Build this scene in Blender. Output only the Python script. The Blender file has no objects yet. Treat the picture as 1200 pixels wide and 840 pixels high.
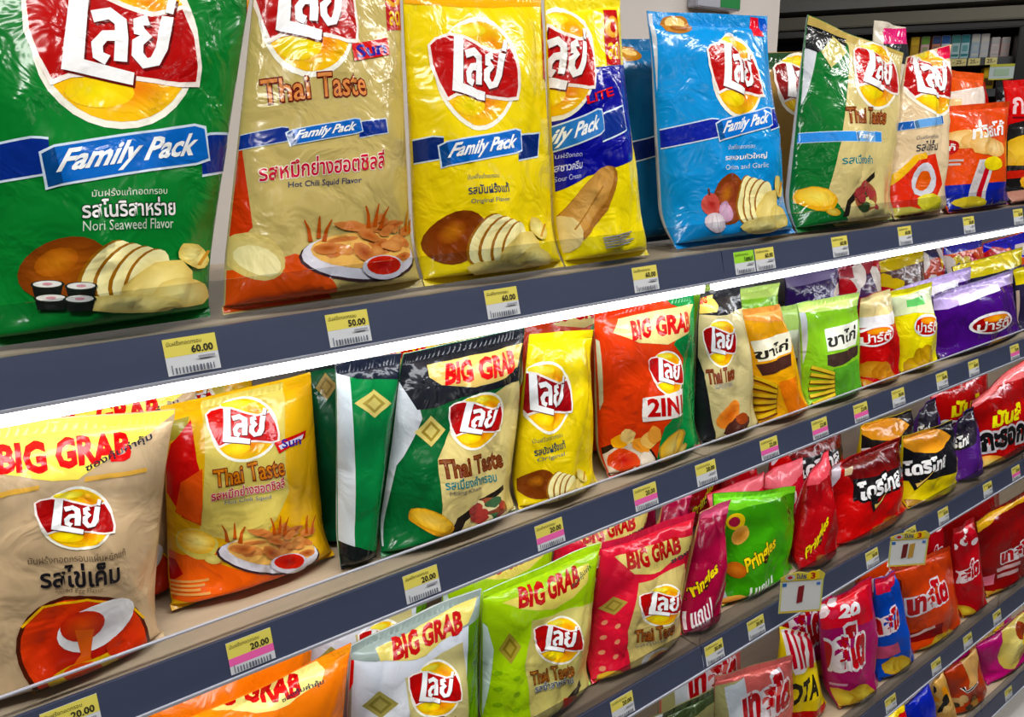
import bpy, bmesh, math, random
import numpy as np

# ------------------------------------------------------------------ camera, world, lights, exposure
SC = bpy.context.scene
COL = SC.collection
F_PX, CX, CY = 920.0, 600.0, 420.0
D, CAM_Z = 0.72, 1.75                       # distance from the lens to the shelf fronts, lens height
def _basis():
    vx, vy, a = 1890 - CX, 138 - CY, 70.0   # where the shelf edges vanish; where verticals vanish
    b = -(F_PX * F_PX + vx * a) / vy
    X = np.array([vx, vy, F_PX]); X /= np.linalg.norm(X)
    Z = -np.array([a, b, F_PX]); Z /= np.linalg.norm(Z)
    return np.stack([X, np.cross(Z, X), Z], 1)
M = _basis()                                # world -> lens axes (x right, y down, z forward)
CAMP = np.array([0, 0, CAM_Z])

import mathutils
cam = bpy.data.cameras.new('camera')
cam.sensor_width = 36.0; cam.lens = F_PX * 36.0 / 1200.0; cam.clip_start = 0.02
camo = bpy.data.objects.new('camera', cam); COL.objects.link(camo)
camo.matrix_world = mathutils.Matrix(((M[0, 0], -M[1, 0], -M[2, 0], 0), (M[0, 1], -M[1, 1], -M[2, 1], 0),
                                      (M[0, 2], -M[1, 2], -M[2, 2], CAM_Z), (0, 0, 0, 1)))
SC.camera = camo
SC.view_settings.view_transform = 'Standard'
SC.view_settings.look = 'None'
SC.view_settings.gamma = 1.0
SC.view_settings.use_curve_mapping = False
SC.view_settings.exposure = -0.22
WORLD_STRENGTH, CEIL_POWER, LED_STRENGTH = 0.025, 25.0, 15.0
w = bpy.data.worlds.new('world'); SC.world = w; w.use_nodes = True
w.node_tree.nodes['Background'].inputs[0].default_value = (0.86, 0.93, 1.0, 1)
w.node_tree.nodes['Background'].inputs[1].default_value = WORLD_STRENGTH

def area_lamp(name, loc, sx, sy, power, rot=(0, 0, 0), col=(1, 0.97, 0.93)):
    l = bpy.data.lights.new(name, 'AREA'); l.shape = 'RECTANGLE'; l.size = sx; l.size_y = sy
    l.energy = power; l.color = col
    o = bpy.data.objects.new(name, l); COL.objects.link(o); o.location = loc; o.rotation_euler = rot
    return o
for i, x in enumerate((-0.4, 1.3, 3.0)):     # fluorescent ceiling lamps over the aisle
    area_lamp('ceiling_lamp_light', (x, 0.12, 2.80), 1.2, 0.16, CEIL_POWER)
    area_lamp('ceiling_lamp_light', (x, -2.2, 2.80), 1.2, 0.16, CEIL_POWER * 0.22)

# ------------------------------------------------------------------ picture <-> place
def ray(p):
    return M.T @ np.array([p[0] - CX, p[1] - CY, F_PX])
def on_y(p, Y):
    r = ray(p); return r * (Y / r[1]) + CAMP
def on_z(p, z):
    r = ray(p); return r * ((z - CAM_Z) / r[2]) + CAMP
def project(W):
    c = (W - CAMP) @ M.T
    return np.stack([CX + F_PX * c[:, 0] / c[:, 2], CY + F_PX * c[:, 1] / c[:, 2]], 1)

# ------------------------------------------------------------------ colours, materials
def lin(c):
    c = np.asarray(c, float) / 255.0
    l = np.where(c <= 0.04045, c / 12.92, ((c + 0.055) / 1.055) ** 2.4)
    g = l.mean()
    return np.clip(g + (l - g) * 1.14, 0.002, 0.9)      # inks a little purer than they photograph
def base_mat(name):
    m = bpy.data.materials.new(name); m.use_nodes = True
    nt = m.node_tree
    return m, nt, nt.nodes['Principled BSDF']
def plain(name, c, rough=0.5, spec=0.5, metal=0.0, noise=0.0, nscale=30.0, stretch=(1, 1, 1)):
    m, nt, b = base_mat(name)
    l = lin(c)
    b.inputs['Roughness'].default_value = rough
    b.inputs['Metallic'].default_value = metal
    b.inputs['Specular IOR Level'].default_value = spec
    if noise:
        tc = nt.nodes.new('ShaderNodeTexCoord'); mp = nt.nodes.new('ShaderNodeMapping')
        mp.inputs['Scale'].default_value = stretch
        n = nt.nodes.new('ShaderNodeTexNoise'); n.inputs['Scale'].default_value = nscale; n.inputs['Detail'].default_value = 5
        r = nt.nodes.new('ShaderNodeValToRGB')
        r.color_ramp.elements[0].position = 0.3; r.color_ramp.elements[1].position = 0.7
        r.color_ramp.elements[0].color = (*(l * (1 - noise)), 1)
        r.color_ramp.elements[1].color = (*np.minimum(l * (1 + noise), 1), 1)
        nt.links.new(tc.outputs['Object'], mp.inputs['Vector']); nt.links.new(mp.outputs[0], n.inputs['Vector'])
        nt.links.new(n.outputs['Fac'], r.inputs['Fac']); nt.links.new(r.outputs['Color'], b.inputs['Base Color'])
    else:
        b.inputs['Base Color'].default_value = (*l, 1)
    return m
def film(name, rough, bump, scale, metal=0.0, coat=0.14):
    """printed plastic film: colour from the print, fine creases from noise"""
    m, nt, b = base_mat(name)
    at = nt.nodes.new('ShaderNodeAttribute'); at.attribute_name = 'Col'
    nt.links.new(at.outputs['Color'], b.inputs['Base Color'])
    b.inputs['Roughness'].default_value = rough
    b.inputs['Specular IOR Level'].default_value = 0.3
    b.inputs['Metallic'].default_value = metal
    b.inputs['Coat Weight'].default_value = coat
    b.inputs['Coat Roughness'].default_value = 0.08
    tc = nt.nodes.new('ShaderNodeTexCoord')
    n = nt.nodes.new('ShaderNodeTexNoise'); n.inputs['Scale'].default_value = scale
    n.inputs['Detail'].default_value = 3; n.inputs['Distortion'].default_value = 0.8
    v = nt.nodes.new('ShaderNodeTexVoronoi'); v.feature = 'SMOOTH_F1'; v.inputs['Scale'].default_value = scale * 0.9
    a = nt.nodes.new('ShaderNodeMath'); a.operation = 'ADD'
    bp = nt.nodes.new('ShaderNodeBump'); bp.inputs['Strength'].default_value = bump; bp.inputs['Distance'].default_value = 0.012
    nt.links.new(tc.outputs['Object'], n.inputs['Vector']); nt.links.new(tc.outputs['Object'], v.inputs['Vector'])
    nt.links.new(n.outputs['Fac'], a.inputs[0]); nt.links.new(v.outputs['Distance'], a.inputs[1])
    nt.links.new(a.outputs[0], bp.inputs['Height'])
    nt.links.new(bp.outputs[0], b.inputs['Normal']); nt.links.new(bp.outputs[0], b.inputs['Coat Normal'])
    return m
def glow(name, c, s):
    m, nt, b = base_mat(name)
    b.inputs['Base Color'].default_value = (*c, 1)
    b.inputs['Emission Color'].default_value = (*c, 1); b.inputs['Emission Strength'].default_value = s
    return m
def clear(name, tint=(0.84, 0.86, 0.88)):
    m = bpy.data.materials.new(name); m.use_nodes = True; nt = m.node_tree
    nt.nodes.clear()
    out = nt.nodes.new('ShaderNodeOutputMaterial'); mix = nt.nodes.new('ShaderNodeMixShader')
    t = nt.nodes.new('ShaderNodeBsdfTransparent'); t.inputs[0].default_value = (*tint, 1)
    g = nt.nodes.new('ShaderNodeBsdfGlossy'); g.inputs['Roughness'].default_value = 0.05
    fr = nt.nodes.new('ShaderNodeFresnel'); fr.inputs['IOR'].default_value = 1.5
    ge = nt.nodes.new('ShaderNodeNewGeometry'); mu = nt.nodes.new('ShaderNodeMath'); mu.operation = 'MULTIPLY'
    inv = nt.nodes.new('ShaderNodeMath'); inv.operation = 'SUBTRACT'; inv.inputs[0].default_value = 1.0
    nt.links.new(ge.outputs['Backfacing'], inv.inputs[1]); nt.links.new(inv.outputs[0], mu.inputs[0]); nt.links.new(fr.outputs[0], mu.inputs[1])
    nt.links.new(mu.outputs[0], mix.inputs[0]); nt.links.new(t.outputs[0], mix.inputs[1]); nt.links.new(g.outputs[0], mix.inputs[2])
    nt.links.new(mix.outputs[0], out.inputs[0])
    return m
MAT = dict(
    film=film('printed_film', 0.2, 0.5, 22.0), foil=film('printed_foil', 0.2, 0.5, 28.0, 0.3, 0.3),
    seal=film('crimped_seal', 0.32, 0.30, 60.0), card=film('printed_card', 0.5, 0.0, 10.0, 0, 0),
    rail=plain('slate_plastic_rail', (64, 70, 90), 0.30, 0.45, 0, 0.06, 6, (1, 8, 8)),
    lip=plain('pale_plastic_lip', (168, 170, 180), 0.25), dark=plain('black_gap_strip', (20, 20, 24), 0.5),
    board=plain('beige_shelf_board', (172, 156, 134), 0.28, 0.5, 0, 0.08, 7, (1, 10, 10)),
    steel=plain('pale_steel', (190, 190, 192), 0.45, 0.5, 0.1), back=plain('back_panel_grey', (172, 170, 172), 0.6, 0.4, 0, 0.04, 4),
    led=glow('led_diffuser', (0.93, 0.96, 1.0), LED_STRENGTH), clear=clear('clear_acrylic'), shade_tint=clear('shade_tinted_acrylic', (0.58, 0.58, 0.60)),  # darker acrylic: shade and dark reflections over the lower boards put into its tint
    wall=plain('painted_wall', (206, 200, 196), 0.7, 0.3, 0, 0.04, 3), wall_dark=plain('dark_grey_wall', (92, 90, 89), 0.7, 0.3, 0, 0.06, 3),
    ceil=plain('grey_ceiling', (150, 150, 148), 0.8, 0.3, 0, 0.08, 2), floor=plain('floor_tile', (120, 117, 112), 0.35, 0.5, 0, 0.06, 5),
    black=plain('black_cabinet', (18, 18, 20), 0.35), charcoal=plain('charcoal_panel', (62, 64, 68), 0.5), trim=plain('olive_trim', (120, 116, 102), 0.5),
    lampm=glow('lamp_diffuser', (1, 0.98, 0.95), 3.0),
)

# ------------------------------------------------------------------ objects
def tag(o, label=None, cat=None, group=None, kind=None):
    if label: o['label'] = label
    if cat: o['category'] = cat
    if group: o['group'] = group
    if kind: o['kind'] = kind
    return o
def empty(name, loc):
    o = bpy.data.objects.new(name, None); COL.objects.link(o); o.location = loc; o.empty_display_size = 0.02
    return o
def link(name, me, mat, parent=None, loc=(0, 0, 0)):
    o = bpy.data.objects.new(name, me); COL.objects.link(o)
    me.materials.append(MAT[mat])
    o.location = loc
    if parent: o.parent = parent
    return o
def mesh(name, V, Fc, C=None, smooth=False):
    me = bpy.data.meshes.new(name); me.from_pydata([tuple(map(float, v)) for v in V], [], [tuple(map(int, f)) for f in Fc])
    if C is not None:
        a = me.attributes.new('Col', 'FLOAT_COLOR', 'POINT')
        a.data.foreach_set('color', np.concatenate([np.asarray(C, float), np.ones((len(C), 1))], 1).ravel())
    if smooth:
        me.polygons.foreach_set('use_smooth', [True] * len(me.polygons))
    me.update()
    return me
def copy_tree(o, loc, label, parent=None):
    c = o.copy(); COL.objects.link(c)
    if parent is None:
        c.location = loc
        if label: c['label'] = label
    else:
        c.parent = parent
    for ch in list(o.children): copy_tree(ch, None, None, c)
    return c
class MB:
    """collects boxes and prisms into one mesh"""
    def __init__(s): s.V = []; s.F = []
    def box(s, a, b):
        n = len(s.V); x0, y0, z0 = a; x1, y1, z1 = b
        s.V += [(x0, y0, z0), (x1, y0, z0), (x1, y1, z0), (x0, y1, z0), (x0, y0, z1), (x1, y0, z1), (x1, y1, z1), (x0, y1, z1)]
        s.F += [tuple(n + i for i in f) for f in ((3, 2, 1, 0), (4, 5, 6, 7), (0, 1, 5, 4), (1, 2, 6, 5), (2, 3, 7, 6), (3, 0, 4, 7))]
        return s
    def prism(s, yz, x0, x1):
        """profile (y, z), listed counter-clockwise seen from -x ... swept along x"""
        n = len(s.V); k = len(yz)
        s.V += [(x0, y, z) for y, z in yz] + [(x1, y, z) for y, z in yz]
        for i in range(k):
            j = (i + 1) % k; s.F.append((n + i, n + j, n + k + j, n + k + i))
        s.F.append(tuple(n + k - 1 - i for i in range(k))); s.F.append(tuple(n + k + i for i in range(k)))
        return s
    def quad(s, pts):
        n = len(s.V); s.V += [tuple(p) for p in pts]; s.F.append((n, n + 1, n + 2, n + 3)); return s
    def slab(s, P, n, t):
        """flat four-cornered plate of thickness t along direction n"""
        P = [np.asarray(p, float) for p in P]; n = np.asarray(n, float) * t; k = len(s.V)
        s.V += [tuple(p) for p in P] + [tuple(p + n) for p in P]
        s.F += [tuple(k + i for i in f) for f in ((3, 2, 1, 0), (4, 5, 6, 7), (0, 1, 5, 4), (1, 2, 6, 5), (2, 3, 7, 6), (3, 0, 4, 7))]
        return s
    def build(s, name, mat, parent=None, loc=(0, 0, 0), bevel=0.0):
        o = link(name, mesh(name, s.V, s.F), mat, parent, loc)
        bm = bmesh.new(); bm.from_mesh(o.data); bmesh.ops.recalc_face_normals(bm, faces=bm.faces)
        if bevel: bmesh.ops.bevel(bm, geom=list(bm.edges), offset=bevel, segments=2, affect='EDGES', clamp_overlap=True)
        bm.to_mesh(o.data); bm.free()
        return o

# ------------------------------------------------------------------ setting: room and shelving
RB = {k: on_y(p, D)[2] for k, p in {1: (540, 384), 2: (605, 660), 3: (950, 583 + 123.3), 4: (1165, 735), 5: (1185, 818)}.items()}
RB[3] = on_y((1007, 675), D)[2]
RAIL_H = 0.040
ZT = {k: z + 0.037 for k, z in RB.items()}       # tops of the shelf boards
XJ = on_y((826, 780), D)[0]                       # joint between two bays
JOINTS = [XJ - 1.25, XJ, XJ + 1.25, XJ + 2.5]
DEPTH = 0.44
WALL_Y = D + DEPTH + 0.06
XC = on_y((914, 5), WALL_Y)[0]

f = MB().box((-1.6, -3.2, -0.1), (7, 5.2, 0)).build('floor', 'floor'); tag(f, 'pale tiled floor of the shop aisle', kind='structure')
c = MB().box((-1.6, -3.2, 2.9), (7, 5.2, 3.0)).build('ceiling', 'ceil'); tag(c, 'grey ceiling over the aisle', kind='structure')
wl = MB().box((-1.6, WALL_Y, 0), (XC, WALL_Y + 0.1, 2.9)).build('wall_back', 'wall'); tag(wl, 'pale grey painted wall behind the snack shelves', kind='structure')
wl = MB().box((XC - 0.1, WALL_Y + 0.101, 0), (XC, 5.1, 2.9)).build('wall_side', 'wall_dark'); tag(wl, 'grey return wall beyond the corner', kind='structure')

SHELF_NAME = {1: 'top', 2: 'second', 3: 'third', 4: 'fourth', 5: 'lowest'}
GUARD = {1: 0.042, 2: 0.022, 3: 0.040, 4: 0.040, 5: 0.03}
for k in range(1, 6):
    zb = RB[k]
    for b in range(3):
        x0, x1 = JOINTS[b] + 0.001, JOINTS[b + 1] - 0.001
        r = empty('shelf', ((x0 + x1) / 2, D, zb))
        bay = ['left', 'middle', 'far right'][b]
        tag(r, f'{SHELF_NAME[k]} shelf of the {bay} bay, beige board with a slate grey price rail', 'shelf', 'shelves of the snack gondola')
        h = (x1 - x0) / 2
        MB().box((-h, 0.012, 0.017), (h, DEPTH, 0.037)).build('board', 'board', r, bevel=0.001)
        pr = MB().prism([(0, 0), (0.004, 0), (0.014, RAIL_H), (0.010, RAIL_H)], -h, h).build('price_rail', 'rail', r)
        MB().box((-h, -0.0025, -0.002), (h, 0.004, 0.001)).build('rail_lip', 'lip', pr)
        fg = MB().prism([(0.012, RAIL_H - 0.003), (0.0145, RAIL_H - 0.003), (0.0145, RAIL_H + GUARD[k]), (0.012, RAIL_H + GUARD[k])], -h, h).build('front_guard', 'shade_tint' if k > 2 else 'clear', r)  # lower guards carry painted shade in their tint
        if k == 2: MB().box((-h, 0.0115, RAIL_H + GUARD[k]), (h, 0.015, RAIL_H + GUARD[k] + .0016)).build('guard_edge_highlight', 'lip', fg)  # pale strip painting in the highlight along the guard's top edge
        lh = MB().box((-h + .004, 0.024, 0.004), (h - .004, 0.040, 0.0165)).build('lamp_housing', 'steel', r)
        MB().prism([(0.026, -0.021), (0.036, -0.021), (0.040, 0.0035), (0.026, 0.0035)], -h + .012, h - .012).build('light_strip', 'led', lh)
    # brackets carrying the boards are part of the uprights below
for i, xj in enumerate(JOINTS):
    u = empty('gondola_upright', (xj, D + DEPTH + 0.02, 0))
    tag(u, ['steel upright post at the left end of the shelving', 'steel upright post between the left and middle shelf bays',
            'steel upright post between the middle and far right bays', 'steel upright post at the far end of the shelving'][i], 'upright post', 'uprights of the snack gondola')
    MB().box((-0.02, -0.014, 0), (0.02, 0.02, 1.62)).build('post', 'steel', u, bevel=0.002)
for b in range(3):
    p = MB().box((JOINTS[b] + .022, D + DEPTH + 0.003, 0.05), (JOINTS[b + 1] - .022, D + DEPTH + 0.015, RB[1] + 0.02)).build('back_panel', 'back')
    tag(p, f"pale grey back panel behind the {['left', 'middle', 'far right'][b]} bay of shelves", 'back panel', 'back panels of the snack gondola')

# ------------------------------------------------------------------ flat print shapes, in a unit box (x right, y down)
_TXT = {}
def text_poly(s, bold=0.0):
    k = (s, bold)
    if k not in _TXT:
        cu = bpy.data.curves.new('lettering', 'FONT'); cu.body = s; cu.offset = bold; cu.fill_mode = 'FRONT'; cu.resolution_u = 2
        o = bpy.data.objects.new('lettering', cu); COL.objects.link(o)
        bpy.context.view_layer.update()
        me = bpy.data.meshes.new_from_object(o.evaluated_get(bpy.context.evaluated_depsgraph_get()))
        V = np.array([v.co[:2] for v in me.vertices]); Fc = [tuple(p.vertices) for p in me.polygons]
        bpy.data.objects.remove(o); bpy.data.curves.remove(cu); bpy.data.meshes.remove(me)
        _TXT[k] = (V, Fc)
    return _TXT[k]
def sh(V, Fc, c):
    V = np.asarray(V, float)
    C = np.tile(lin(c), (len(V), 1)) if np.ndim(c) == 1 else np.asarray(c)
    return (V, Fc, C)
def poly(pts, c): return sh(pts, [tuple(range(len(pts)))], c)
def rect(x0, y0, x1, y1, c): return poly([(x0, y0), (x1, y0), (x1, y1), (x0, y1)], c)
def ell(cx, cy, rx, ry, c, rot=0.0, n=20, c2=None, wob=0.0, seed=0):
    """filled ellipse; c2 = colour at the rim"""
    rnd = random.Random(seed); a = np.linspace(0, 2 * np.pi, n, endpoint=False)
    q = np.array([1 + wob * (rnd.random() - 0.5) for _ in a])
    X, Y = rx * np.cos(a) * q, ry * np.sin(a) * q
    R = np.stack([cx + X * np.cos(rot) - Y * np.sin(rot), cy + X * np.sin(rot) + Y * np.cos(rot)], 1)
    V = np.concatenate([[[cx, cy]], R]); Fc = [(0, 1 + i, 1 + (i + 1) % n) for i in range(n)]
    C = np.tile(lin(c), (n + 1, 1))
    if c2 is not None: C[1:] = lin(c2)
    return (V, Fc, C)
def stroke(pts, w, c, w2=None):
    P = np.array(pts, float); n = len(P); V = []; w2 = w if w2 is None else w2
    for i in range(n):
        t = P[min(i + 1, n - 1)] - P[max(i - 1, 0)]; t /= max(np.linalg.norm(t), 1e-9)
        nn = np.array([-t[1], t[0]]) * (w + (w2 - w) * i / (n - 1)) / 2
        V += [P[i] + nn, P[i] - nn]
    return sh(V, [(2 * i, 2 * i + 1, 2 * i + 3, 2 * i + 2) for i in range(n - 1)], c)
def text(s, c, box=(0, 0, 1, 1), bold=0.0, outline=None, shear=0.0):
    V0, _ = text_poly(s, bold); lo, hi = V0.min(0), V0.max(0)
    out = []
    for bo, cc in ([(outline[0], outline[1])] if outline else []) + [(bold, c)]:
        V, Fc = text_poly(s, bo)
        N = (V - lo) / (hi - lo); N[:, 1] = 1 - N[:, 1]
        N[:, 0] += shear * (0.5 - N[:, 1])
        out.append(sh(np.array([box[0], box[1]]) + N * np.array([box[2] - box[0], box[3] - box[1]]), Fc, cc))
    return out
CREAM, WHITE = (238, 226, 170), (240, 240, 238)
def logo(c_red=(168, 20, 30), letters=True):
    red_w = [(-.02, .22), (.05, .155), (.2, .115), (.36, .14), (.55, .225), (.72, .285), (.80, .27), (.92, .235), (1.0, .42), (1.035, .62), (1.02, .745), (.88, .755), (.70, .735), (.42, .70), (.24, .715), (.13, .765), (.05, .60), (-.01, .42)]
    red = [(.005, .225), (.07, .175), (.2, .145), (.35, .17), (.54, .255), (.71, .315), (.80, .305), (.895, .27), (.97, .43), (1.003, .62), (.99, .715), (.88, .725), (.70, .705), (.42, .67), (.23, .685), (.14, .725), (.07, .58), (.02, .41)]
    s = [ell(.52, .5, .49, .53, (244, 240, 226), n=32), ell(.52, .5, .45, .485, (250, 214, 62), n=32, c2=(246, 186, 60)),
         ell(.62, .77, .26, .15, (226, 128, 36), n=20, c2=(246, 186, 56), rot=-.25), ell(.40, .80, .2, .10, (250, 222, 70), n=18, c2=(248, 200, 58)), ell(.70, .22, .2, .10, (232, 140, 44), n=18, c2=(246, 190, 58), rot=.5), ell(.42, .1, .2, .06, (252, 230, 110), n=18, c2=(250, 212, 64)),
         poly(red_w, (244, 232, 224)), poly(red, c_red)]
    if letters:
        for dx, dy, c in ((.012, .016, (96, 10, 18)), (0, 0, (246, 246, 246))):
            T = lambda L: [(x + dx, y + dy) for x, y in L]
            s += [q + ('lettering',) for q in (poly(T([(.24, .15), (.345, .155), (.31, .60), (.60, .675), (.59, .755), (.185, .665)]), c),
                  stroke(T([(.36, .325), (.46, .30), (.525, .35), (.53, .45), (.52, .605)]), .078, c),
                  stroke(T([(.52, .44), (.43, .445), (.385, .50), (.39, .57), (.445, .60)]), .07, c),
                  stroke(T([(.69, .335), (.63, .35), (.635, .41), (.675, .44), (.625, .48), (.62, .555), (.665, .615), (.725, .60), (.765, .52), (.80, .32)]), .072, c),
                  stroke(T([(.81, .30), (.835, .20)]), .05, c))]
    return s
def banner(txt='Family Pack', lt=.3, rt=.2, lift=.3, mid=(44, 104, 186), tail=(22, 50, 130), edge=(206, 222, 236)):
    """blue ribbon: the unit box is its middle piece"""
    e = .07
    cen = lambda g: [(-.01 - g * .2, .16 - g), (.06, .03 - g), (.3, .0 - g), (.7, -.02 - g), (.93, -.07 - g), (1.0 + g * .2, .03 - g), (1.02 + g * .2, .86 + g), (.93, .95 + g), (.6, .98 + g), (.3, 1.02 + g), (.08, 1.05 + g), (.02 - g * .2, 1.1 + g)]
    s = [poly([(-lt - .02, -lift - e), (-.06, -lift - e - .02), (.03, -lift + .1 - e), (.03, 1 - lift + e), (-lt - .02, 1 - lift + e)], edge),
         poly([(.97, lift - e), (1.04, lift - e - .08), (1 + rt + .02, lift - e - .05), (1 + rt + .02, 1 + lift + e - .05), (.97, 1 + lift + e)], edge),
         poly([(-lt, -lift), (-.06, -lift - .02), (.03, -lift + .1), (.03, 1 - lift), (-lt, 1 - lift)], tail),
         poly([(.97, lift), (1.04, lift - .08), (1 + rt, lift - .05), (1 + rt, 1 + lift - .05), (.97, 1 + lift)], tail),
         poly(cen(e), edge), poly(cen(0), mid), poly([(-.01, .16), (.06, .03), (.10, 1.04), (.02, 1.1)], tuple(int(k * .7) for k in mid))]
    if txt: s += [q + ('lettering',) for q in text(txt, (240, 244, 250), (.09, .12, .93, .92), .03, None, .12)]
    return s
def potato(brown=(166, 92, 34), extra=None):
    s = [ell(.19, .42, .19, .42, brown, .15, 22, (120, 60, 22)), ell(.16, .34, .09, .2, (196, 124, 54), .2, 14, brown)]
    for i, x in enumerate((.36, .43, .50, .57)):
        s += [ell(x + .012, .44 + .02 * i, .10, .40 - .015 * i, (150, 100, 40), .18, 20), ell(x + .03, .44 + .02 * i, .10, .39 - .015 * i, (232, 214, 140), .18, 20, (244, 234, 180))]
    s += [ell(.66, .60, .17, .32, (236, 220, 150), .4, 16, (216, 192, 112), .15, 1), ell(.80, .72, .17, .2, (240, 228, 160), .3, 14, (214, 190, 110), .2, 2),
          ell(.87, .24, .1, .17, (244, 232, 160), -.3, 14, (220, 196, 110), .15, 3), stroke([(.9, .36), (.97, .16)], .025, (196, 140, 60)),
          ell(.52, .86, .27, .12, (238, 224, 156), -.05, 16, (220, 198, 120), .15, 4)]
    return s
def chips(n=5, seed=0, c1=(240, 216, 110), c2=(206, 160, 60)):
    r = random.Random(seed); s = []
    for i in range(n):
        x, y = .15 + .7 * (i + .5) / n + r.uniform(-.08, .08), .5 + r.uniform(-.25, .25)
        s.append(ell(x, y, .5 / n + .12, .24, c1, r.uniform(-.7, .7), 12, c2, .2, seed + i))
    return s
def onechip(c1=(246, 220, 110), c2=(214, 160, 50)):
    return [ell(.45, .42, .46, .4, c2, .25, 18, c2, .1, 3), ell(.44, .36, .40, .32, c1, .25, 18, (228, 180, 70), .1, 4), ell(.8, .8, .2, .13, c1, .1, 12, c2, .1, 5)]
def squid():
    s = [ell(.5, .72, .49, .26, (60, 40, 46), .03, 24), ell(.5, .70, .47, .25, (214, 212, 222), .03, 24), ell(.52, .64, .42, .2, (226, 178, 104), .03, 20)]
    r = random.Random(5)
    for i in range(26):
        x, y = r.uniform(.14, .9), r.uniform(.28, .66)
        s.append(ell(x, y + .18 * abs(x - .5), r.uniform(.06, .13), r.uniform(.03, .07), r.choice([(170, 84, 46), (190, 112, 66), (214, 156, 96), (146, 60, 34)]), r.uniform(-1, 1), 10, (198, 128, 76), .25, i))
    for x, y, a in ((.10, .3, -.4), (.16, .26, 0), (.20, .3, .4), (.50, .16, -.3), (.55, .14, .1), (.60, .17, .4), (.86, .2, .2), (.92, .22, .5)):
        s.append(stroke([(x, y + .24), (x + a * .04, y + .1), (x + a * .12, y)], .035, (170, 80, 40), .01))
    s += [ell(.66, .82, .19, .13, (200, 196, 206), 0, 18), ell(.66, .80, .155, .10, (150, 26, 24), 0, 16, (190, 52, 36))]
    return s
def egg():
    s = [ell(.5, .5, .5, .5, (70, 26, 14), 0, 30), ell(.5, .49, .47, .46, (168, 34, 16), 0, 28, (196, 66, 22)),
         stroke([(.05, .3), (.2, .12), (.5, .035), (.8, .1), (.96, .3)], .02, (222, 170, 40)),
         ell(.58, .28, .32, .19, (206, 204, 208), -.5, 22, (232, 232, 234)), ell(.47, .27, .17, .13, (206, 84, 24), -.5, 18, (178, 50, 18)),
         poly([(.41, .3), (.55, .3), (.52, .55), (.58, .66), (.36, .66), (.45, .52)], (214, 100, 34)),
         ell(.60, .67, .42, .12, (228, 200, 74), -.22, 18, (206, 160, 50), .1, 1), ell(.44, .82, .36, .1, (232, 208, 90), -.15, 16, (200, 156, 48), .1, 2),
         ell(.46, .66, .15, .07, (206, 78, 26), -.2, 12), ell(.78, .5, .14, .1, (190, 60, 20), 0, 12)]
    return s
def dish(a=(150, 50, 34), b=(226, 206, 140), c=(40, 80, 36), seed=1):
    r = random.Random(seed); s = [poly([(0, 1), (.1, .62), (.5, .25), (.98, .02), (.98, .14), (.55, .38), (.22, .72), (.14, 1)], (34, 28, 22)), ell(.64, .58, .34, .34, (104, 52, 40), -.5, 16, (150, 84, 60), .1)]
    for i in range(16):
        s.append(ell(r.uniform(.36, .9), r.uniform(.32, .86), r.uniform(.08, .17), r.uniform(.06, .13), r.choice([a, a, b, c]), r.uniform(-1, 1), 10, None, .3, i))
    return s
def bowl():
    s = [ell(.42, .62, .42, .36, (40, 24, 20), .1, 24), ell(.45, .62, .36, .30, (206, 190, 170), .1, 20), ell(.34, .58, .2, .18, (176, 36, 26), 0, 14, (206, 80, 50), .2)]
    for i, (x, y, cc) in enumerate(((.30, .28, (236, 170, 60)), (.42, .2, (232, 200, 130)), (.62, .36, (226, 150, 70)), (.74, .3, (240, 190, 110)), (.66, .6, (226, 214, 196)), (.5, .8, (214, 200, 180)), (.86, .22, (230, 160, 80)))):
        s.append(ell(x, y, .13, .12, cc, .3 * i, 11, None, .25, i))
    return s
def sticks(c=(224, 178, 66), dk=(110, 58, 26), n=6):
    s = []
    for i in range(n):
        y = .08 + .84 * i / (n - 1); sl = .16 - .05 * i
        s += [stroke([(0, y - sl), (.92, y + sl)], .13, dk), stroke([(0.02, y - sl - .02), (.9, y + sl - .02)], .09, c)]
    return s
def diamond(c=(176, 156, 84), d=(118, 98, 44)):
    return [poly([(.5, 0), (1, .5), (.5, 1), (0, .5)], c), poly([(.5, .16), (.82, .5), (.5, .84), (.18, .5)], d), poly([(.5, .28), (.70, .5), (.5, .72), (.30, .5)], c)]
def badge():
    return [rect(0, 0, 1, 1, (176, 22, 40)), ell(.5, .32, .5, .2, (238, 206, 90), 0, 14, (226, 150, 60)), ell(.5, .32, .22, .11, (186, 30, 34), 0, 10)] + text('ลด', (240, 200, 60), (.15, .6, .85, .9), .02)
def garlic():
    return [ell(.28, .3, .26, .3, (168, 48, 46), 0, 16, (196, 92, 84)), stroke([(.22, .06), (.2, -.12)], .05, (96, 50, 30)), ell(.74, .45, .24, .28, (214, 184, 208), .2, 16, (196, 150, 180)),
            ell(.38, .75, .32, .26, (236, 232, 234), 0, 16, (206, 190, 200)), stroke([(.38, .55), (.42, .95)], .02, (190, 170, 186)), stroke([(.28, .58), (.2, .9)], .02, (190, 170, 186))]
def sushi():
    s = []
    for x, y in ((.22, .2), (.74, .28), (.28, .62), (.72, .66)):
        s += [poly([(x - .24, y), (x + .24, y), (x + .2, y + .34), (x - .2, y + .34)], (22, 26, 22)), ell(x, y, .26, .13, (30, 40, 32), 0, 16), ell(x, y - .01, .22, .1, (226, 226, 220), 0, 16), ell(x, y - .01, .08, .04, (206, 150, 160), 0, 10)]
    return s
def oval_word(word, c=(178, 26, 30), rim=(236, 234, 236), tc=(240, 236, 230)):
    return [ell(.5, .5, .5, .48, rim, 0, 22), ell(.5, .52, .44, .38, c, 0, 20), ell(.55, .3, .3, .16, (232, 170, 60), 0, 14, (220, 120, 40))] + text(word, tc, (.14, .32, .88, .8), .02)
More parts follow.
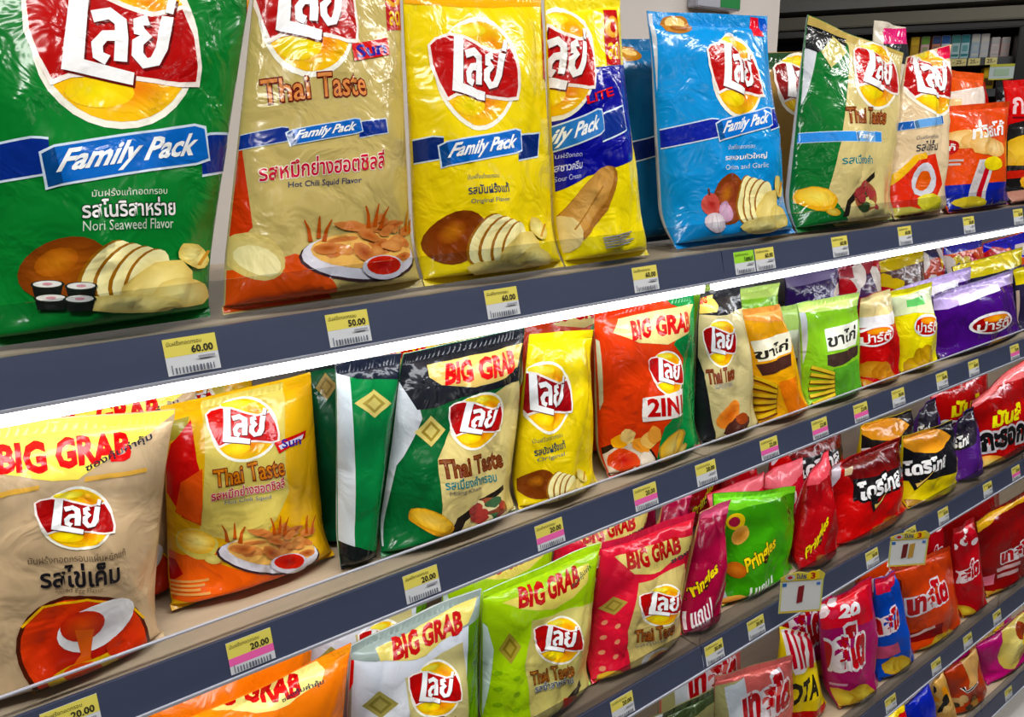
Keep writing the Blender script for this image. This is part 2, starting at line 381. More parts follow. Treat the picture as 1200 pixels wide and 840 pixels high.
def burst(seed=0, cols=((240, 236, 230), (196, 40, 50), (240, 190, 60))):
    r = random.Random(seed)
    return [ell(r.uniform(.1, .9), r.uniform(.15, .85), r.uniform(.1, .2), r.uniform(.08, .2), r.choice(cols), r.uniform(-1, 1), 9, None, .3, i) for i in range(9)]
def dots(c=(214, 150, 90)):
    return [ell(.2 + .6 * (i % 2), .08 + .14 * i, .14, .045, c, 0, 8) for i in range(7)]
def lines(n=4, c=(120, 120, 126)):
    return [rect(0, (i + .1) / n, 1 - .13 * (i % 3), (i + .65) / n, c) for i in range(n)]

# ------------------------------------------------------------------ bags of snacks
V0, V1 = 0.022, 0.945                       # the filled body runs between the two crimped seals
class Skin:
    """a filled pillow bag standing on a shelf: corners in its own middle plane, (x, v) on its front"""
    def __init__(s, row, off, px, t, tilt, seed, pinch, curl, yaw=0.0, rest=True):
        z = ZT[row] + 0.002; Y = D + off
        n = np.array([math.sin(yaw) * math.cos(tilt), -math.cos(yaw) * math.cos(tilt), math.sin(tilt)])   # towards the aisle
        R = np.array([math.cos(yaw), math.sin(yaw), 0.0]); U = np.cross(R, n) * -1
        if U[2] < 0: U = -U
        c0 = on_y(((px[6] + px[4]) / 2, (px[5] + px[7]) / 2), Y); O = np.array([c0[0], Y, z])
        ab = []
        for i in range(4):
            r = ray((px[2 * i], px[2 * i + 1])); k = ((O - CAMP) @ n) / (r @ n); q = CAMP + r * k - O
            ab.append([q @ R, q @ U])
        s.raw = np.array(ab)
        if rest: ab[2][1] = ab[3][1] = 0.0
        s.q = np.array(ab); s.O, s.R, s.U, s.n, s.t = O, R, U, n, t
        s.rnd = np.random.RandomState(seed); s.ph = s.rnd.uniform(0, 6.28, 12); s.pinch, s.curl = pinch, curl
    def trim(s, row):
        """keep the bag's edges clear of the bags already standing in the same plane"""
        for p in FRONTS.get(row, []):
            if abs(p.O[1] - s.O[1]) > (p.t + s.t) * .26: continue
            h = min(s.q[0][1], s.q[1][1], p.q[0][1], p.q[1][1])
            def edge(k, top, bot, b):
                B, T_ = k.q[bot], k.q[top]; return k.O[0] + B[0] + (T_[0] - B[0]) * (b - B[1]) / (T_[1] - B[1])
            if s.q[:, 0].mean() + s.O[0] > p.q[:, 0].mean() + p.O[0]:
                for top, b_ in ((0, h), (3, 0)):
                    gap = edge(p, 1, 2, b_) + .002 - edge(s, 0, 3, b_)
                    if gap > 0: s.q[top][0] += gap
            else:
                for top, b_ in ((1, h), (2, 0)):
                    gap = edge(s, 1, 2, b_) - (edge(p, 0, 3, b_) - .002)
                    if gap > 0: s.q[top][0] -= gap
    def T(s, v):
        w = np.clip((v - V0) / (V1 - V0), 0, 1)
        return (w ** .2) * ((1 - w) ** .6) / 0.638
    def pos(s, x, v, d):
        """point at front coordinate x (-1..1), v (0..1), d metres out of the middle plane"""
        T = s.T(v)
        a = (x * (1 - s.pinch * T) + 1) / 2
        b = v
        TL, TR, BR, BL = s.q
        P = ((1 - a) * (1 - b))[:, None] * BL + (a * (1 - b))[:, None] * BR + (a * b)[:, None] * TR + ((1 - a) * b)[:, None] * TL
        top = np.clip((v - .80) / .2, 0, 1) ** 1.5
        d = d + s.curl * top * (np.sin(2.3 * x + s.ph[0]) + .5 * np.sin(5.1 * x + s.ph[1]))
        d = d + s.t * .25 * np.clip(1 - v / .2, 0, 1) ** 2      # the foot seam is pushed to the front
        return s.O + P[:, :1] * s.R + P[:, 1:] * s.U + d[:, None] * s.n
    def depth(s, x, v):
        return s.t / 2 * s.T(v) * np.clip(1 - np.abs(x) ** 2.2, 0, 1) ** .62
    def crease(s, x, v):
        p = s.ph; e = np.clip(1 - x * x, 0, 1) ** .5
        wt, wb = np.exp(-np.clip(V1 - v, 0, 1) / .16), np.exp(-np.clip(v - V0, 0, 1) / .12)
        f = (wt * (np.abs(np.sin(5.5 * x + p[2] + 1.2 * v)) - .6) + wb * (np.abs(np.sin(6.0 * x + p[3])) - .6)) * .055
        f += .03 * np.sin(7 * v + 3.1 * x + p[4]) + .022 * np.sin(-6.0 * v + 6.5 * x + p[5])
        f += .03 * (1 - np.abs(np.sin(4.2 * v + 2.4 * x + p[6]))) ** 6 - .03 * (1 - np.abs(np.sin(-3.4 * v + 3.6 * x + p[7]))) ** 8
        return 1.25 * s.t * f * e * np.clip((v - V0) / .05, 0, 1) * np.clip((V1 - v) / .05, 0, 1)
    def front(s, x, v, wr=True):
        d = s.depth(x, v) + 0.0008 + 0.0
        if wr: d = d + s.crease(x, v)
        sealed = np.clip((v - V1) / .01, 0, 1)
        d = d + sealed * 0.0006 * np.sin((v - V1) * 700)
        return s.pos(x, v, d)
    def back(s, x, v):
        return s.pos(x, v, -s.depth(x, v) * .85 - 0.0008)
    def inv(s, pts):
        """picture points -> (x, v) on the front"""
        pts = np.asarray(pts, float); q = np.zeros((len(pts), 2)); q[:, 1] = .5
        f = lambda q: project(s.front(q[:, 0], q[:, 1], False))
        for it in range(14):
            e = f(q) - pts; h = .012
            jx = (f(q + [h, 0]) - f(q - [h, 0])) / (2 * h); jv = (f(q + [0, h]) - f(q - [0, h])) / (2 * h)
            det = jx[:, 0] * jv[:, 1] - jx[:, 1] * jv[:, 0]; det = np.where(np.abs(det) < 1, np.sign(det + 1e-9), det)
            dx = (e[:, 0] * jv[:, 1] - e[:, 1] * jv[:, 0]) / det; dv = (jx[:, 0] * e[:, 1] - jx[:, 1] * e[:, 0]) / det
            st = .8 if it < 5 else .5
            q = q - st * np.clip(np.stack([dx, dv], 1), -.5, .5)
            q[:, 0] = np.clip(q[:, 0], -1.5, 1.5); q[:, 1] = np.clip(q[:, 1], -.4, 1.4)
        return q
LODS = {0: (36, 46), 1: (24, 30), 2: (14, 18)}

def cut_print(V, Fc, C, xs, vs):
    bm = bmesh.new(); cl = bm.verts.layers.float_vector.new('c')
    vv = []
    for p, c in zip(V, C):
        q = bm.verts.new((p[0], p[1], 0)); q[cl] = c; vv.append(q)
    for f in Fc:
        try: bm.faces.new([vv[i] for i in f])
        except ValueError: pass
    big = [f for f in bm.faces if len(f.verts) > 3]
    if big: bmesh.ops.triangulate(bm, faces=big)
    bmesh.ops.delete(bm, geom=[v for v in bm.verts if not v.link_faces], context='VERTS')
    def cut(co, no, clear=False):
        bmesh.ops.bisect_plane(bm, geom=bm.verts[:] + bm.edges[:] + bm.faces[:], dist=1e-6, plane_co=co, plane_no=no, clear_outer=clear)
    E = .992
    if min(V[:, 0]) < -E: cut((-E, 0, 0), (-1, 0, 0), True)
    if max(V[:, 0]) > E: cut((E, 0, 0), (1, 0, 0), True)
    if min(V[:, 1]) < .004: cut((0, .004, 0), (0, -1, 0), True)
    if max(V[:, 1]) > .996: cut((0, .996, 0), (0, 1, 0), True)
    if len(bm.verts) == 0: bm.free(); return None
    X = [v.co.x for v in bm.verts]; Y = [v.co.y for v in bm.verts]
    x0, x1, y0, y1 = min(X), max(X), min(Y), max(Y)
    for x in xs:
        if x0 + 1e-4 < x < x1 - 1e-4: cut((x, 0, 0), (1, 0, 0))
    for y in vs:
        if y0 + 1e-4 < y < y1 - 1e-4: cut((0, y, 0), (0, 1, 0))
    XA = np.concatenate([[-1.0], xs, [1.0]]); VA = np.concatenate([[0.0], vs, [1.0]])
    for v in bm.verts:
        v.co.x = np.interp(v.co.x, XA, np.arange(len(XA))); v.co.y = np.interp(v.co.y, VA, np.arange(len(VA)))
    dd = [v.co.y - v.co.x for v in bm.verts]
    for k in range(math.ceil(min(dd) + 1e-4), math.floor(max(dd) - 1e-4) + 1): cut((0, k, 0), (-1, 1, 0))
    for v in bm.verts:
        v.co.x = np.interp(v.co.x, np.arange(len(XA)), XA); v.co.y = np.interp(v.co.y, np.arange(len(VA)), VA)
    bm.verts.index_update()
    P = np.array([v.co[:2] for v in bm.verts]); CC = np.array([v[cl][:] for v in bm.verts])
    FF = [tuple(v.index for v in f.verts) for f in bm.faces]
    # all faces turned the same way, facing the aisle
    out = []
    for f in FF:
        p = P[list(f)]; a = 0.5 * np.sum(p[:, 0] * np.roll(p[:, 1], -1) - np.roll(p[:, 0], -1) * p[:, 1])
        if abs(a) > 1e-12: out.append(f if a > 0 else f[::-1])
    bm.free()
    return P, out, CC

BAGS, TREES, FRONTS, PUSH = {}, {}, {}, 5
from mathutils.bvhtree import BVHTree
def hull_tree(s, dy=0.0, dx=0.0):
    u = np.sin(np.linspace(-1, 1, 15) * math.pi / 2); v = np.linspace(0, 1, 16)
    X, Y = np.meshgrid(u, v); n = len(u)
    A = s.front(X.ravel(), Y.ravel()) + s.n * .0022; B = s.back(X.ravel(), Y.ravel()) - s.n * .001
    q = [(j * n + i, j * n + i + 1, (j + 1) * n + i + 1, (j + 1) * n + i) for j in range(len(v) - 1) for i in range(n - 1)]
    P = np.concatenate([A, B]) + [dx, dy, 0]
    return BVHTree.FromPolygons([tuple(p) for p in P], q + [tuple(i + len(A) for i in f) for f in q])
def bag(key, name, label, row, off, px, t, col, prints, lod=1, back=None, tilt=.11, yaw=0.0, seal=None, bseal=None, cat='snack bag', group=None, pinch=.03, curl=.004, mat='film', rest=True, debug=False):
    t0_ = t
    for it in range(22):                    # ease the bag back and make it a little thinner until it touches no neighbour
        o_ = max(min(off, .019 + t * .57) if off < .08 else off, .019 + t * .57) + .005 * min(it, PUSH)
        s = Skin(row, o_, px, t, tilt, hash_name(key), pinch, curl, yaw, rest)
        s.trim(row)
        tree = hull_tree(s)
        if not any(tree.overlap(k) for k in TREES.setdefault(row, [])): break
        if it >= 2: t *= .94
    if it > 3: print('TIGHT', key, it, round(t0_, 3), round(t, 3))
    FRONTS.setdefault(row, []).append(s)
    TREES[row].append(tree)
    nx, nv = LODS[lod]
    u = np.linspace(-1, 1, nx + 1); xs = np.sin(u * math.pi / 2)
    vb = V0 + (V1 - V0) * (0.5 - 0.5 * np.cos(np.linspace(0, math.pi, nv + 1))) ** .9
    vs = np.concatenate([[0.0], vb, [1.0]])
    root = empty(name, s.O)
    tag(root, label, cat, group)
    # body: front and back sheets between the seals
    nb = max(8, nx // 3); ub = np.sin(np.linspace(-1, 1, nb + 1) * math.pi / 2)
    def sheet(xs_, vs_, fn, flip):
        Xg, Vg = np.meshgrid(xs_, vs_); P = fn(Xg.ravel(), Vg.ravel()) - s.O
        n, m = len(xs_), len(vs_)
        Fq = [(j * n + i, j * n + i + 1, (j + 1) * n + i + 1, (j + 1) * n + i) for j in range(m - 1) for i in range(n - 1)]
        if flip: return P, [f[::-1] for f in Fq]
        return P, [t_ for f in Fq for t_ in ((f[0], f[1], f[2]), (f[0], f[2], f[3]))]
    def both(vs_, c1, c2):
        A, FA = sheet(xs, vs_, s.front, False); B, FB = sheet(ub, vs_, s.back, True)
        n, m, k, o = len(xs), len(vs_), len(ub), len(A)
        side = []
        for j in range(m - 1):
            side.append((j * n, (j + 1) * n, o + (j + 1) * k, o + j * k))
            side.append((j * n + n - 1, o + j * k + k - 1, o + (j + 1) * k + k - 1, (j + 1) * n + n - 1))
        C = np.concatenate([np.tile(lin(c1), (len(A), 1)), np.tile(lin(c2), (len(B), 1))])
        return np.concatenate([A, B]), FA + [tuple(i + o for i in f) for f in FB] + side, C
    bc = back or col
    Vv, Ff, Cc = both(vb, col, bc)
    link('pouch', mesh('pouch', Vv, Ff, Cc, True), mat, root)
    Vv, Ff, Cc = both(np.linspace(V1, 1, 7 if lod < 2 else 3), seal or col, bc)
    link('top_seal', mesh('top_seal', Vv, Ff, Cc, True), 'seal', root)
    Vv, Ff, Cc = both(np.array([0.0, V0 * .5, V0]), bseal or col, bc)
    link('bottom_seal', mesh('bottom_seal', Vv, Ff, Cc, True), 'seal', root)
    # prints
    parts = {}; boxes = []
    for ip, pr in enumerate(prints):
        part, shapes, quad = pr
        for shape in shapes:
            V, Fc, C = shape[:3]; sub = shape[3] if len(shape) > 3 else None
            V = np.asarray(V, float)
            if quad is None: W = s.inv(V)
            else:
                q = np.array(quad, float)
                if len(q) == 6: q = np.array([q[0], q[1], q[2], q[3], q[2] + q[4] - q[0], q[3] + q[5] - q[1], q[4], q[5]])
                K = s.inv(q.reshape(4, 2)); a, b = V[:, :1], V[:, 1:]
                W = (1 - a) * (1 - b) * K[0] + a * (1 - b) * K[1] + a * b * K[2] + (1 - a) * b * K[3]
            r = cut_print(W, Fc, C, xs[1:-1], vs[1:-1])
            if r is None: continue
            P, FF, CC = r
            bb = (*P.min(0), *P.max(0))
            layer = 1 + max([l for l, k in boxes if k[0] < bb[2] and bb[0] < k[2] and k[1] < bb[3] and bb[1] < k[3]], default=0)
            boxes.append((layer, bb))
            x, v = P[:, 0], P[:, 1]
            # follow the facets of the sheet below, then lift by the layer's height
            i = np.clip(np.searchsorted(xs, x) - 1, 0, len(xs) - 2); j = np.clip(np.searchsorted(vs, v) - 1, 0, len(vs) - 2)
            fx = ((x - xs[i]) / (xs[i + 1] - xs[i]))[:, None]; fv = ((v - vs[j]) / (vs[j + 1] - vs[j]))[:, None]
            A, B, Cq, Dq = s.front(xs[i], vs[j]), s.front(xs[i + 1], vs[j]), s.front(xs[i + 1], vs[j + 1]), s.front(xs[i], vs[j + 1])
            lo = fx >= fv
            Pt = np.where(lo, A + fx * (B - A) + fv * (Cq - B), A + fv * (Dq - A) + fx * (Cq - Dq))
            e = 2e-3
            ta = s.front(np.minimum(x + e, .998), v, False) - s.front(np.maximum(x - e, -.998), v, False)
            tv = s.front(x, np.minimum(v + e, 1), False) - s.front(x, np.maximum(v - e, 0), False)
            nn = np.cross(ta, tv); nn /= np.maximum(np.linalg.norm(nn, axis=1), 1e-12)[:, None]
            if (nn @ s.n).mean() < 0: nn = -nn
            Pt = Pt + nn * (0.00020 + 0.00016 * layer) - s.O
            g = parts.setdefault((ip, part, sub), [[], [], [], 0])
            g[0].append(Pt); g[1] += [tuple(k + g[3] for k in f) for f in FF]; g[2].append(CC); g[3] += len(Pt)
    made = {}
    for (ip, part, sub), g in parts.items():
        nm = f'{part}_{sub}' if sub else part
        o = link(nm, mesh(nm, np.concatenate(g[0]), g[1], np.concatenate(g[2]), True), mat, made.get(ip, root) if sub else root)
        if not sub: made[ip] = o
    BAGS[key] = (root, s)
    if debug or DEBUG:
        print('BAG', key, 'O', np.round(s.O, 3), 'w', np.round(s.q[2][0] - s.q[3][0], 3), 'wt', np.round(s.q[1][0] - s.q[0][0], 3), 'h', np.round(s.q[:2, 1], 3), 'rawb', np.round(s.raw[2:, 1], 3))
    return root
DEBUG = False
def hash_name(k):
    h = 7
    for ch in k: h = (h * 31 + ord(ch)) % 100003
    return h
QUEUE = []
def behind(*a, **k): QUEUE.append((a, k))
def queue_up(key, labels, step=None, dx=0.0, group=None):
    """the packs queuing behind the front one"""
    root, s = BAGS[key]
    st = step or s.t * .98
    rnd = random.Random(key)
    for i, lb in enumerate(labels):
        row = [k for k in ZT if abs(ZT[k] + .002 - s.O[2]) < .004][0]; ok = False
        for it in range(30):
            dy, ddx = (last if i else 0) + st * (1 if i == 0 else .9) + .006 * it - (st * .3 if i == 0 else 0), dx * (i + 1)
            if s.O[1] + dy + s.t * .5 > D + DEPTH: break
            tr = hull_tree(s, dy, ddx)
            if not any(tr.overlap(k) for k in TREES[row]): ok = True; break
        if not ok: print('SKIP', key, i); break
        TREES[row].append(tr); last = dy
        c = copy_tree(root, (s.O[0] + ddx, s.O[1] + dy, s.O[2]), lb)
        if group: c['group'] = group
        BAGS[key + '_%d' % i] = (c, s)
    if group: root['group'] = group

# ------------------------------------------------------------------ top shelf
NAVY, MAG, TEAL, GOLD, PALEGOLD = (30, 40, 110), (196, 30, 80), (30, 120, 130), (196, 168, 100), (216, 200, 142)
THAI = 'Thai Taste'
TT = lambda q, c=(214, 138, 84), o=(104, 26, 16): ('brand_line', text(THAI, c, (0, 0, 1, 1), .012, (.055, o)), q)
def px(*groups):
    return [poly(g, c) for g, c in groups]

bag('nori', 'crisp_bag', 'big green seaweed crisp bag with sushi rolls, far left of the top shelf', 1, .062,
    (-48, -80, 306, -86, 240, 385, -22, 418), .105, (8, 118, 48), [
    ('logo', logo(), (29, -38, 229, -34, 29, 146)),
    ('promo_sticker', badge(), (287, -25, 300, -25, 290, 62)),
    ('ribbon', banner(), (50, 174, 240, 149, 52, 216)),
    ('lettering', text('มันฝรั่งแท้ทอดกรอบ', (214, 226, 210)), (107, 222, 196, 218, 107, 231)),
    ('lettering', text('รสโนริสาหร่าย', WHITE, (0, 0, 1, 1), .02, (.07, (10, 50, 26))), (95, 234, 205, 230, 96, 256)),
    ('lettering', text('Nori Seaweed Flavor', (206, 222, 206)), (97, 259, 203, 255, 97, 271)),
    ('food_picture', potato(), (24, 277, 246, 279, 24, 366)),
    ('food_picture', sushi(), (40, 326, 114, 324, 40, 366)),
    ], 0, tilt=.10, pinch=.02)
bag('squid', 'crisp_bag', 'gold squid crisp bag with blue ribbon, second from left on the top shelf', 1, .062,
    (276, -66, 466, -60, 484, 338, 252, 368), .10, (190, 172, 112), [
    ('side_panel', px(([(255, 150), (284, 175), (296, 266), (262, 300)], (196, 66, 26)), ([(250, 320), (300, 312), (345, 297), (385, 312), (400, 372), (240, 372)], (206, 84, 30))), None),
    ('food_picture', [ell(.45, .55, .5, .42, (226, 212, 150), .3, 18, (206, 186, 116)), ell(.5, .62, .38, .26, (236, 226, 172), .3, 14)], (262, 262, 338, 270, 262, 326)),
    ('logo', logo(), (298, -62, 416, -60, 298, 88)),
    ('promo_sticker', badge(), (450, -20, 466, -20, 454, 36)),
    ('corner_badge', [rect(0, 0, 1, 1, (196, 24, 44))] + text('Sun', (40, 40, 140), (.1, .12, .92, .9), .03), (411, 52, 453, 44, 414, 72)),
    TT((306, 94, 426, 84, 309, 122)),
    ('ribbon', banner(rt=.45, lt=.7), (338, 153, 420, 140, 340, 169)),
    ('lettering', text('รสหมึกย่างฮอตชิลลี่', (190, 30, 66), (0, 0, 1, 1), .02, (.06, (246, 236, 220))), (303, 191, 446, 176, 304, 213)),
    ('lettering', text('Hot Chili Squid Flavor', (60, 66, 96), (0, 0, 1, 1), .01), (338, 213, 424, 207, 338, 222)),
    ('food_picture', squid(), (348, 226, 484, 226, 348, 332)),
    ], 0)
bag('orig', 'crisp_bag', 'plain yellow crisp bag with big potato picture, third from left on the top shelf', 1, .062,
    (456, -26, 634, -16, 647, 320, 468, 346), .10, (232, 208, 24), [
    ('header_band', px(([(440, -30), (650, -20), (650, 6), (560, 10), (440, 2)], (232, 168, 44))), None),
    ('logo', logo((176, 20, 34)), (503, 25, 602, 25, 506, 150)),
    ('promo_sticker', badge(), (634, 14, 649, 22, 636, 92)),
    ('ribbon', banner(lt=.55, rt=.35, tail=(16, 44, 108)), (514, 168, 610, 153, 514, 194)),
    ('lettering', text('มันฝรั่งแท้ทอดกรอบ', (96, 104, 110)), (548, 204, 584, 202, 548, 210)),
    ('lettering', text('รสมันฝรั่งแท้', (50, 60, 84), (0, 0, 1, 1), .02), (548, 216, 594, 213, 549, 228)),
    ('lettering', text('Original Flavor', (96, 104, 120)), (552, 233, 595, 230, 552, 240)),
    ('food_picture', potato((132, 62, 26)), (498, 246, 640, 250, 498, 322)),
    ], 0)
bag('cheese', 'crisp_bag', 'yellow and royal blue crisp bag with a tan ridged crisp on the top shelf', 1, .062,
    (584, -8, 723, -10, 746, 298, 628, 322), .095, (238, 218, 20), [
    ('blue_panel', px(([(570, 150), (630, 132), (690, 80), (735, 77), (742, 186), (690, 206), (640, 232), (570, 260)], (20, 32, 140))), None),
    ('logo', logo((180, 24, 40)), (577, 14, 690, 12, 577, 140)),
    ('promo_sticker', badge(), (706, 12, 722, 12, 712, 76)),
    ('corner_badge', text('LITE', (206, 40, 50), (0, 0, 1, 1), .02), (684, 113, 716, 102, 686, 123)),
    ('ribbon', banner(rt=.4, lt=.1, mid=(60, 120, 190)), (600, 163, 704, 129, 604, 190)),
    ('lettering', text('มันฝรั่งทอด', (190, 196, 226)) , (645, 181, 682, 177, 645, 187)),
    ('lettering', text('รสซาวครีม', (206, 210, 236), (0, 0, 1, 1), .02), (645, 193, 683, 187, 645, 203)),
    ('lettering', text('Sour Cream', (190, 196, 226)), (648, 208, 682, 202, 648, 214)),
    ('food_picture', [ell(.52, .48, .55, .24, (160, 108, 52), -.95, 22), ell(.5, .45, .52, .2, (214, 170, 104), -.95, 22, (190, 140, 76)), ell(.22, .8, .22, .24, (226, 206, 150), -.6, 14),
        stroke([(.35, .75), (.7, .25)], .02, (170, 120, 60)), stroke([(.45, .85), (.8, .35)], .02, (170, 120, 60))], (640, 200, 728, 192, 640, 296)),
    ('barcode', lines(5, (150, 150, 156)), (708, 278, 742, 270, 710, 292)),
    ], 0)
bag('sky', 'crisp_bag', 'sky blue crisp bag with garlic picture and white side seam on the top shelf', 1, .06,
    (760, 12, 896, 20, 914, 282, 776, 306), .12, (0, 142, 208), [
    ('side_seam', px(([(745, 14), (764, 16), (770, 60), (785, 304), (760, 310)], (206, 210, 214))), None),
    ('food_picture', [ell(.5, .5, .5, .42, (206, 160, 84), 0, 16, (170, 110, 50), .2), ell(.5, .4, .36, .24, (236, 206, 140), .2, 10), ell(.55, .65, .3, .15, (150, 90, 44), 0, 9)], (774, 15, 811, 17, 776, 41)),
    ('corner_badge', [rect(0, 0, .6, 1, (214, 36, 60)), rect(.5, 0, 1, .7, (40, 90, 190))], (879, 20, 896, 22, 884, 42)),
    ('logo', logo((172, 26, 38)), (822, 39, 886, 44, 828, 134)),
    ('ribbon', banner(lt=1.0, rt=.22, lift=.15, mid=(36, 120, 206), tail=(18, 44, 150)), (840, 142, 898, 128, 842, 163)),
    ('lettering', text('มันฝรั่งทอดกรอบ', (206, 220, 230)), (855, 169, 886, 167, 855, 175)),
    ('lettering', text('รสหอมหัวใหญ่', WHITE, (0, 0, 1, 1), .02), (850, 181, 897, 178, 850, 189)),
    ('lettering', text('Onion and Garlic', (206, 220, 230)), (850, 193, 899, 190, 850, 199)),
    ('food_picture', potato((150, 70, 50)), (832, 203, 914, 201, 836, 276)),
    ('food_picture', garlic(), (818, 226, 860, 228, 820, 272)),
    ], 0, back=(214, 214, 214), yaw=0.0)
bag('teal', 'crisp_bag', 'dark teal crisp bag set back between the yellow and the sky blue bags', 1, .17,
    (682, 44, 794, 46, 780, 284, 700, 296), .08, (4, 98, 146), [
    ('food_picture', [ell(.5, .5, .5, .42, (196, 140, 60), 0, 16, (150, 96, 40), .2), ell(.55, .4, .3, .2, (226, 190, 120), .3, 10)], (722, 50, 750, 54, 722, 72)),
    ('ribbon', banner('', .3, .3, 0, (14, 40, 104)), (715, 172, 775, 160, 715, 194)),
    ], 1)
bag('jade', 'crisp_bag', 'green and gold crisp bag with a gold diamond, right of the sky blue bag', 1, .06,
    (944, 18, 1058, 62, 1030, 268, 916, 280), .11, (6, 104, 44), [
    ('side_seam', px(([(930, 26), (951, 32), (957, 58), (930, 150), (924, 284), (900, 284)], (206, 210, 214))), None),
    ('gold_panel', px(([(992, 38), (1075, 60), (1045, 280), (985, 276), (970, 224), (984, 160)], (204, 188, 132)), ([(934, 8), (1075, 58), (1075, 70), (990, 48), (934, 26)], (190, 166, 100)),
        ([(936, 26), (992, 46), (991, 58), (976, 44), (958, 62), (936, 52)], (22, 24, 26))), None),
    ('emblem', diamond((206, 196, 130), (186, 172, 104)), (961, 42, 992, 42, 961, 80)),
    ('logo', logo((176, 22, 40)), (997, 45, 1052, 57, 993, 120)),
    TT((992, 126, 1040, 127, 992, 144), (150, 90, 50)),
    ('ribbon', banner('Family', 2.4, .4, -.05, (120, 170, 220), (70, 140, 216)), (1001, 154, 1028, 155, 1001, 165)),
    ('lettering', text('รสเมี่ยงคำ', TEAL, (0, 0, 1, 1), .02), (984, 182, 1024, 181, 984, 193)),
    ('food_picture', onechip(), (930, 217, 985, 221, 930, 252)),
    ('food_picture', dish((150, 60, 60), (206, 196, 130), (50, 70, 40), 2), (988, 204, 1026, 200, 988, 254)),
    ], 0, back=(206, 212, 220))
bag('maroonback', 'crisp_bag', 'half hidden gold crisp bag with dark red logo behind the top green and gold bag', 1, .20,
    (884, 62, 962, 60, 954, 244, 892, 258), .08, (150, 120, 70), [
    ('header_band', px(([(870, 60), (970, 58), (970, 78), (870, 84)], (40, 70, 44))), None),
    ('logo', logo((128, 22, 30)), (902, 64, 962, 64, 904, 140)),
    ], 1)
bag('egg', 'crisp_bag', 'beige crisp bag with red leaf shaped picture on the top shelf', 1, .06,
    (1048, 66, 1114, 52, 1090, 262, 1020, 272), .10, (216, 194, 160), [
    ('header_band', px(([(1045, 60), (1060, 62), (1082, 74), (1050, 78)], (222, 200, 80))), None),
    ('corner_badge', [rect(0, 0, 1, 1, (214, 40, 80))], (1099, 54, 1112, 52, 1101, 70)),
    ('logo', logo((170, 22, 36)), (1056, 55, 1111, 57, 1060, 136)),
    ('ribbon', banner('', 1.0, .12, -.08, (110, 160, 214), (40, 92, 170)), (1071, 141, 1104, 137, 1071, 150)),
    ('lettering', text('มันฝรั่งทอดกรอบ', (110, 110, 116)), (1073, 159, 1099, 157, 1073, 164)),
    ('lettering', text('รสไข่เค็ม', (50, 54, 62), (0, 0, 1, 1), .02), (1073, 166, 1098, 164, 1073, 178)),
    ('food_picture', [poly([(0, .95), (.15, .45), (.5, .05), (1, 0), (.95, .5), (.6, .95)], (206, 60, 34)), stroke([(0, .95), (.15, .45), (.5, .05), (.7, .02)], .1, (228, 180, 40)), ell(.62, .4, .22, .28, (206, 206, 214), .5, 14),
        ell(.6, .42, .12, .17, (220, 100, 44), .5, 12), ell(.66, .78, .2, .16, (220, 210, 80), 0, 10, None, .2), ell(.25, .95, .3, .14, (190, 180, 90), 0, 10, None, .3), ell(.55, 1.0, .3, .1, (120, 40, 30), 0, 10, None, .3)], (1040, 184, 1096, 180, 1038, 258)),
    ], 0)
bag('pinktop', 'crisp_bag', 'pink and white crisp bag peeping out behind the beige salted egg bag', 1, .17,
    (1024, 24, 1062, 32, 1066, 240, 1012, 250), .07, (214, 206, 190), [
    ('header_band', px(([(1036, 33), (1070, 33), (1070, 52), (1034, 52)], (216, 60, 120)), ([(1034, 52), (1070, 52), (1070, 78), (1034, 74)], (30, 34, 40))), None)], 2)
bag('twist', 'crisp_bag', 'orange crisp bag with a blue foot and round red logo on the top shelf', 1, .055,
    (1108, 124, 1181, 119, 1170, 244, 1100, 256), .08, (216, 84, 40), [
    ('blue_panel', px(([(1090, 219), (1185, 212), (1185, 260), (1090, 262)], (30, 44, 150))), None),
    ('food_picture', chips(4, 3, (240, 214, 160), (220, 170, 100)), (1106, 140, 1176, 140, 1106, 186)),
    ('lettering', text('ทวิสโก้', WHITE, (0, 0, 1, 1), .03), (1138, 146, 1176, 140, 1138, 164)),
    ('logo', [ell(.5, .5, .5, .5, (176, 20, 30), 0, 18)] + text('โก้', WHITE, (.2, .25, .8, .75), .02), (1104, 165, 1125, 163, 1104, 182)),
    ('lettering', lines(2, (190, 176, 172)), (1104, 187, 1130, 186, 1104, 196)),
    ('stripes', [poly([(.3, 0), (.8, 0), (.5, 1), (0, 1)], (214, 206, 206)), poly([(.55, 0), (.7, 0), (.4, 1), (.25, 1)], (186, 40, 50)), ell(.75, .1, .3, .16, (226, 206, 70), 0, 12), ell(.15, .95, .4, .14, (214, 190, 70), 0, 12)], (1132, 188, 1170, 186, 1132, 240)),
    ], 1)
bag('orangeback', 'crisp_bag', 'orange and white crisp bag sticking up behind the blue footed orange bag', 1, .16,
    (1110, 82, 1152, 86, 1150, 240, 1104, 250), .07, (226, 96, 50), [
    ('stripes', px(([(1100, 110), (1135, 104), (1160, 100), (1160, 135), (1100, 140)], (240, 226, 214)), ([(1108, 116), (1128, 116), (1128, 126), (1108, 128)], (246, 206, 150))), None)], 2)
bag('crimson', 'crisp_bag', 'crimson crisp bag with red writing, behind the orange bags on the top shelf', 1, .26,
    (1126, 94, 1156, 96, 1160, 230, 1126, 240), .07, (168, 24, 34), [('lettering', text('กรอบ', (220, 120, 130), (0, 0, 1, 1), .02), (1134, 118, 1152, 118, 1134, 130))], 2)
bag('blackback', 'crisp_bag', 'black crisp bag with grey badge, behind the orange bag on the top shelf', 1, .24,
    (1146, 94, 1188, 92, 1190, 230, 1150, 240), .07, (24, 24, 26), [('emblem', burst(3, ((150, 150, 150), (90, 90, 94), (190, 190, 184))), (1158, 108, 1180, 108, 1158, 124))], 2)
